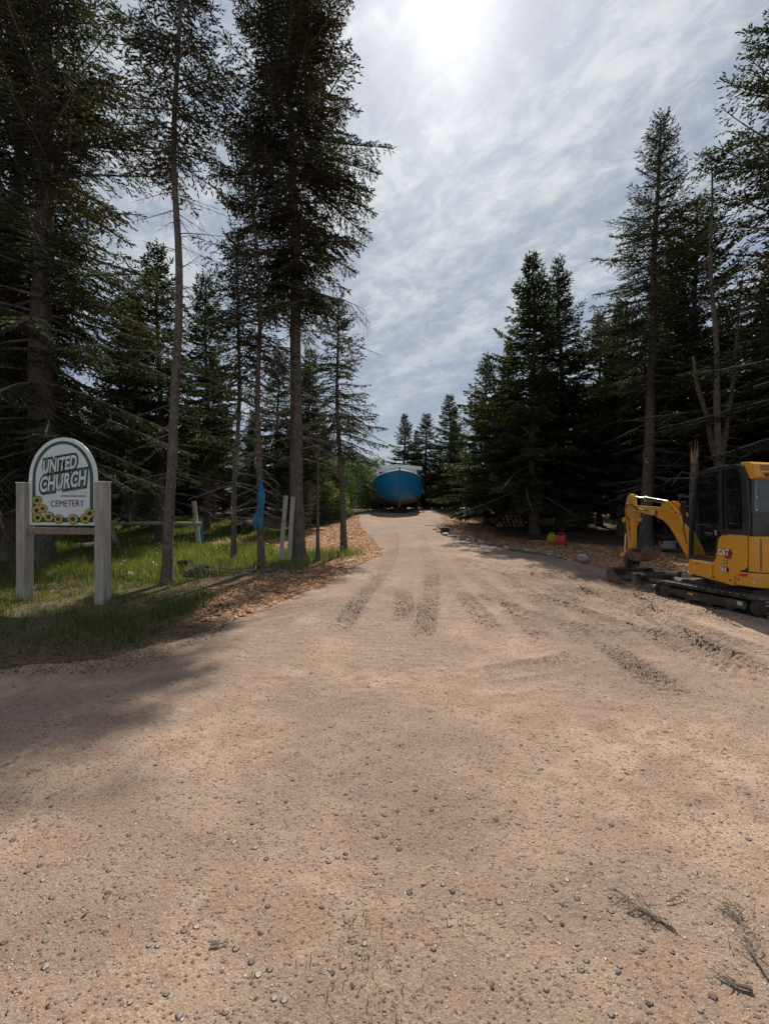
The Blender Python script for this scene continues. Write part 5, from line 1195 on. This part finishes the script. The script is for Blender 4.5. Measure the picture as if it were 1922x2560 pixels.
MB().tube([(-.01, .10, 2.45), (-.01, .40, 2.08)], .05, 6).build('keel_shoe', 'broken_wood', boat)
for sd in (-1, 1):
    MB().tube([(sd*(s_[0][0]-.01), s_[0][1], s_[0][2]+.02) for s_ in ST], .035, 6).build('gunwale', 'boat_white', boat, smooth=True)
mb = MB(); v = [(sd*s_[0][0]*.97, s_[0][1]+.02, s_[0][2]-.06) for s_ in ST for sd in (-1, 1)]; mb.add(v, [(2*k, 2*k+1, 2*k+3, 2*k+2) for k in range(len(ST)-1)]); mb.build('deck', 'boat_grey', boat)
MB().prism([(9.02, 2.1), (9.02, 3.8), (9.06, 3.8), (9.06, 2.1)], -1.6, 1.6).build('transom', 'boat_blue', boat)
# wheelhouse
CYf = 4.0; z0, z1 = 3.75, 5.04
wins = [(-1.42, -.90), (-.66, -.15), (.15, .66), (.90, 1.42)]
xsw = [-1.6]+[q for w_ in wins for q in w_]+[1.6]; mb = MB()
for a, b in ((xsw[i], xsw[i+1]) for i in range(0, len(xsw), 2)): mb.box(((a+b)/2, CYf, (z0+z1)/2), (b-a, .06, z1-z0))
for a, b in wins: mb.box(((a+b)/2, CYf, (z0+4.32)/2), (b-a, .06, 4.32-z0)); mb.box(((a+b)/2, CYf, (4.80+z1)/2), (b-a, .06, z1-4.80))
cf = mb.build('wheelhouse_front', 'boat_white', boat)
for a, b in wins: MB().box(((a+b)/2, CYf+.02, 4.56), (b-a+.02, .012, .50)).build('window_pane', 'dark_glass', cf)
for sd in (-1, 1):
    MB().box((sd*1.58, 5.4, 4.2), (.06, 2.74, .8)).build('wheelhouse_side', 'boat_white', boat)
    for yy_ in (4.1, 5.4, 6.72): MB().box((sd*1.58, yy_, 4.83), (.06, .14, .48)).build('side_pillar', 'boat_white', boat)
    MB().box((sd*1.57, 5.4, 4.82), (.012, 2.6, .46)).build('side_window', 'dark_glass', boat)
MB().box((0, 6.8, 4.4), (3.1, .06, 1.3)).build('wheelhouse_back', 'boat_grey', boat)
pts = [(-2.0+.2*k, 4.93+.13*(1-((-2.0+.2*k)/2.0)**2)) for k in range(21)]
mb = MB(); n_ = 21; v = [(a, 3.82, b) for a, b in pts]+[(a, 3.82, b+.30-.04*abs(a)/2) for a, b in pts]; v += [(p[0], 8.2, p[2]) for p in v]; m2_ = 2*n_
f = [tuple(range(n_))+tuple(reversed(range(n_, 2*n_))), tuple(m2_+i for i in reversed(range(n_)))+tuple(m2_+i for i in range(n_, 2*n_))]
for i in range(n_-1): f += [(i, i+1, m2_+i+1, m2_+i), (n_+i, m2_+n_+i, m2_+n_+i+1, n_+i+1)]
f += [(0, m2_, m2_+n_, n_), (n_-1, 2*n_-1, m2_+2*n_-1, m2_+n_-1)]
mb.add(v, f); mb.build('wheelhouse_roof', 'boat_white', boat)
# stands and keel blocks
def stand(x, y, h, s, label):
    o = thing('boat_stand', label, 'stand', (x, y, zat(x, y, True)-.02))
    for a, b in ((-.22, -.32), (.30, -.30), (.04, .38)): MB().tube([(a*s, b, 0), (-.05*s, 0, h*.82)], .032, 8).build('leg', 'stand_rust', o)
    MB().tube([(-.12*s, -.2, h*.35), (.18*s, -.2, h*.35), (0, .24, h*.35), (-.12*s, -.2, h*.35)], .02, 6).build('brace', 'stand_rust', o)
    MB().tube([(-.05*s, 0, h*.75), (-.08*s, 0, h)], .026, 8).build('screw', 'stand_rust', o)
    MB().box((-.08*s, 0, h+.02), (.06, .25, .25), Matrix.Rotation(R(38*s), 3, 'Y')).build('pad', 'timber_dark', o, bevel=.01)
    MB().box((.04*s, 0, .02), (.75, .75, .035)).build('ground_board', 'grey_board', o)
stand(bx_-1.62, by_+1.9, 1.05, -1, 'rusty boat stand propping the bow on the bushes’ side'); stand(bx_+1.48, by_+1.7, 1.05, 1, 'rusty boat stand propping the bow on the stone-edged side')
stand(bx_-1.75, by_+4.6, .95, -1, 'rusty boat stand under mid hull on the bushes’ side'); stand(bx_+1.6, by_+4.4, .95, 1, 'rusty boat stand under mid hull on the stone-edged side')
for yy_, lb in ((1.0, 'dark timber block stack under the boat’s forefoot'), (3.6, 'dark timber block stack under mid keel'), (6.6, 'dark timber block stack under the stern keel')):
    zb_ = zat(bx_, by_+yy_, True); o = thing('keel_blocks', lb, 'blocks', (bx_, by_+yy_, zb_)); hh = max(.12, 1.90-zb_); n_ = max(2, int(hh/.14))
    for k in range(n_):
        for q in (-.2, .2): MB().box((q if k % 2 else 0, 0 if k % 2 else q, hh*(k+.5)/n_), ((.2, .8, hh/n_-.004) if k % 2 else (1.1, .2, hh/n_-.004))).build('timber', 'timber_dark', o, bevel=.006)

# ------------------------------------------------------------------ shed half hidden behind the boat
shx, shy = -2.2, 42.0; shz = zat(shx, shy, False)
shed = thing('shed', 'beige shed half hidden by bushes behind the boat’s left side', 'shed', (shx, shy, shz))
MB().box((0, 2, 1.35), (4.2, 4.0, 2.7)).build('walls', 'shed_wall', shed)
rf = MB().add([(-2.4, -.3, 2.6), (2.4, -.3, 2.6), (2.4, 2, 3.9), (-2.4, 2, 3.9), (-2.4, 4.3, 2.6), (2.4, 4.3, 2.6), (-2.4, -.3, 2.72), (2.4, -.3, 2.72), (2.4, 2, 4.02), (-2.4, 2, 4.02), (-2.4, 4.3, 2.72), (2.4, 4.3, 2.72)], [(0, 1, 2, 3), (3, 2, 5, 4), (6, 9, 8, 7), (9, 10, 11, 8), (0, 6, 7, 1), (4, 5, 11, 10), (0, 3, 9, 6), (3, 4, 10, 9), (1, 7, 8, 2), (2, 8, 11, 5)]).build('roof', 'shed_roof', shed)
MB().box((0, -.32, 2.66), (4.86, .03, .16)).build('fascia', 'boat_white', shed)
for sx in (-1, 1): MB().box((sx*1.1, -.01, 1.6), (.9, .04, .8)).build('window', 'dark_glass', shed)
MB().box((0, -.015, 1.0), (.9, .05, 1.98)).build('door', 'boat_white', shed)
